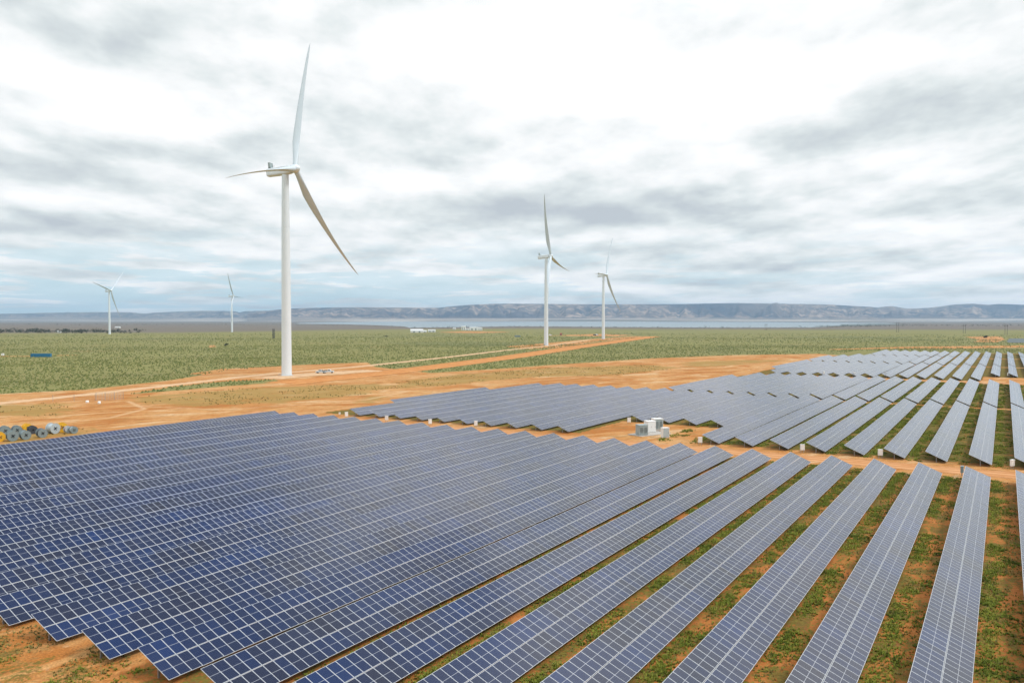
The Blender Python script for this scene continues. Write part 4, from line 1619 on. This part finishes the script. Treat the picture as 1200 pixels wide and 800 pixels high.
def shed(p, L, w_, h, rz, label, roof_h=1.5, mat=None, group='white sheds far out on the plain'):
    xy = G(*p)
    t = thing('shed', (xy[0], xy[1], 0), label, 'shed', group, rz)
    mb_ = MB()
    mb_.box((0, 0, h / 2), (L, w_, h))
    for s_ in (-1, 1):
        mb_.prism([(-w_ / 2, h), (w_ / 2, h), (0, h + roof_h)], s_ * (L / 2 - 0.06) - 0.05, s_ * (L / 2 - 0.06) + 0.05, M=Matrix.Rotation(R(90), 4, 'Z'))
    link('wall', mb_.mesh('wall', mat or M_shed), t)
    mb_ = MB()
    e = 0.5
    for s_ in (-1, 1):
        vs_ = [(-L / 2 - e, s_ * (w_ / 2 + e), h - roof_h * e / (w_ / 2) + 0.05), (L / 2 + e, s_ * (w_ / 2 + e), h - roof_h * e / (w_ / 2) + 0.05), (L / 2 + e, 0, h + roof_h + 0.05), (-L / 2 - e, 0, h + roof_h + 0.05)]
        vs_ += [(a, b_, c + 0.12) for a, b_, c in vs_]
        mb_.add(vs_, [(0, 1, 2, 3), (4, 5, 6, 7), (0, 1, 5, 4), (1, 2, 6, 5), (2, 3, 7, 6), (3, 0, 4, 7)])
    link('roof', mb_.mesh('roof', M_shedgrey if mat is None else mat), t)
    for i in range(2):
        mb_ = MB()
        mb_.box((-L * 0.22 + i * L * 0.44, -w_ / 2 - 0.04, h * 0.36), (L * 0.14, 0.1, h * 0.72))
        link('door', mb_.mesh('door', M_drumgrey), t)
    return t


shed((488.5, 389.6), 26, 14, 4.0, 0.10, 'low white shed with wide roof, leftmost of the far white buildings', 3.4)
shed((496.0, 389.5), 14, 10, 3.2, 0.15, 'small white shed touching the right end of the leftmost one', 1.6)
shed((506.0, 389.0), 16, 9, 4.2, 0.0, 'small white shed on its own left of the orange bare patch', 1.2)
shed((532.5, 386.2), 8, 8, 4.0, 0.0, 'tiny white shed just left of the tall white building', 0.8)
shed((543.3, 386.6), 11, 9, 9.5, 0.0, 'tallest white building of the far cluster', 1.0)
shed((549.0, 387.0), 16, 10, 4.2, 0.0, 'low white shed between the tall building and the broad hall', 1.0)
shed((555.5, 387.0), 22, 14, 7.0, 0.0, 'broad white hall in the far cluster of buildings', 1.4)
shed((562.6, 387.0), 11, 12, 6.6, 0.0, 'white hall rightmost in the far cluster of buildings', 1.2)
shed((657.3, 393.0), 3.2, 3.0, 3.2, 0.0, 'small rust-red hut on the plain right of the mid-distance turbine', 0.8, M_red, None)
shed((69.5, 389.8), 7, 5, 3.4, 0.1, 'pale house among the dark trees at far left', 1.4, None, None)
shed((138, 384.2), 16, 8, 3.0, 0.0, 'pale long roof far behind the left small turbine', 1.5, None, None)


# two small white tanks on the cleared land
def tank(p, r, h, label):
    xy = G(*p)
    t = thing('water_tank', (xy[0], xy[1], 0), label, 'water tank', 'small white tanks by the fence')
    mb_ = MB()
    mb_.lathe([(r * 0.96, 0.0), (r, 0.05), (r, h * 0.72), (r * 0.9, h * 0.84), (r * 0.55, h * 0.94), (r * 0.22, h * 0.97)], 24)
    link('shell', mb_.mesh('shell', M_shed), t)
    mb_ = MB()
    mb_.lathe([(r * 0.24, h * 0.955), (r * 0.24, h * 1.02), (r * 0.05, h * 1.03)], 16)
    link('lid', mb_.mesh('lid', M_cabgrey), t)


tank((102.3, 471.6), 0.50, 0.75, 'small white water tank, left one in front of the fence')
tank((116.3, 472.8), 0.46, 0.82, 'small white water tank, right one in front of the fence')


# fence and stacked frames beside the pale track
def fence(a, b_, h, label, step=2.5, bars=True, name='wire_fence'):
    a, b_ = np.array(a), np.array(b_)
    L = np.hypot(*(b_ - a))
    t = thing(name, (a[0], a[1], 0), label, 'fence', None, math.atan2(*(b_ - a)[::-1]))
    n = max(1, int(L / step))
    for i in range(n + 1):
        mb_ = MB()
        mb_.tube((L * i / n, 0, -0.05), (L * i / n, 0, h + 0.1), 0.05, n=6)
        link('post', mb_.mesh('post', M_steel), t)
    mb_ = MB()
    for z in np.linspace(0.15, h, 5):
        mb_.box((L / 2, 0.055, z), (L, 0.015, 0.015))
    if bars:
        for x_ in np.arange(0.2, L, 0.45):
            mb_.box((x_, 0.04, h / 2), (0.06, 0.03, h))
    link('wire_mesh', mb_.mesh('wire_mesh', M_drumpale), t)


fence(G(112.5, 469.2), G(144.5, 468.0), 2.6, 'pale barred fence panels standing beside the pale dirt track')
fence(G(62, 470.6), G(111.5, 469.4), 2.2, 'thin wire fence on posts left of the barred panels', 6.0, False)


# lattice mast, and power-line poles on the horizon
def mast(p, h, label):
    xy = G(*p)
    t = thing('lattice_mast', (xy[0], xy[1], 0), label, 'mast')
    w0, w1 = 2.2, 2.0
    corners = [(-1, -1), (1, -1), (1, 1), (-1, 1)]
    for c in corners:
        mb_ = MB()
        mb_.tube((c[0] * w0 / 2, c[1] * w0 / 2, 0), (c[0] * w1 / 2, c[1] * w1 / 2, h), 0.20, n=6)
        link('leg', mb_.mesh('leg', M_dark), t)
    mb_ = MB()
    m_ = 7
    for i in range(m_):
        z0, z1 = h * i / m_, h * (i + 1) / m_
        for a, c in zip(corners, corners[1:] + corners[:1]):
            mb_.tube((a[0] * w0 / 2, a[1] * w0 / 2, z0), (c[0] * w0 / 2, c[1] * w0 / 2, z1), 0.11, n=5)
            mb_.tube((c[0] * w0 / 2, c[1] * w0 / 2, z0), (a[0] * w0 / 2, a[1] * w0 / 2, z1), 0.11, n=5)
    link('bracing', mb_.mesh('bracing', M_dark), t)


mast((320.6, 396.6), 14.0, 'dark square lattice mast just left of the nearest turbine tower')


def hframe(p, h, label, s=1.0):
    xy = G(*p)
    t = thing('power_pole', (xy[0], xy[1], 0), label, 'power pole', 'power line poles on the far plain', 0.3)
    for q in (-1, 1):
        mb_ = MB()
        mb_.tube((q * 2.6 * s, 0, 0), (q * 2.6 * s, 0, h), 0.38, 0.28, 7)
        link('pole', mb_.mesh('pole', M_wood), t)
    mb_ = MB()
    mb_.box((0, 0.35, h * 0.88), (9.5 * s, 0.35, 0.5))
    link('crossarm', mb_.mesh('crossarm', M_wood), t)


hframe((897.6, 387.0), 17, 'twin-pole power line frame in front of the right end of the water')
hframe((1052.0, 389.4), 22, 'twin-pole power line frame on the right plain below the mangrove flats')
hframe((1130.0, 390.5), 17, 'twin-pole power line frame left of the dark lone bush')
hframe((1179.0, 392.5), 18, 'twin-pole power line frame right of the dark lone bush')


# second solar farm far out at the right edge
def far_array(p, L, label):
    xy = G(*p)
    t = thing('distant_solar_row', (xy[0], xy[1], 0), label, 'solar panels', 'rows of the distant solar field', 0.04)
    mb_ = MB()
    M = Matrix.Translation((0, 0, 1.3)) @ Matrix.Rotation(R(22), 4, 'X')
    mb_.box((0, 0, 0), (L, 3.8, 0.06), M=M)
    link('panel_table', mb_.mesh('panel_table', M_louver), t)
    for i in range(5):
        mb_ = MB()
        mb_.box((-L / 2 + 1 + i * (L - 2) / 4, 0, 0.6), (0.16, 0.16, 1.2))
        link('post', mb_.mesh('post', M_steel), t)


for i, (px_, py_, L) in enumerate([(1197, 398.3, 34), (1197, 399.4, 34), (1197, 400.6, 36), (1198, 402.0, 34)]):
    far_array((px_, py_), L, ['distant pale solar row at the right edge, farthest of four', 'distant pale solar row at the right edge, second farthest of four',
                              'distant pale solar row at the right edge, second nearest of four', 'distant pale solar row at the right edge, nearest of four'][i])
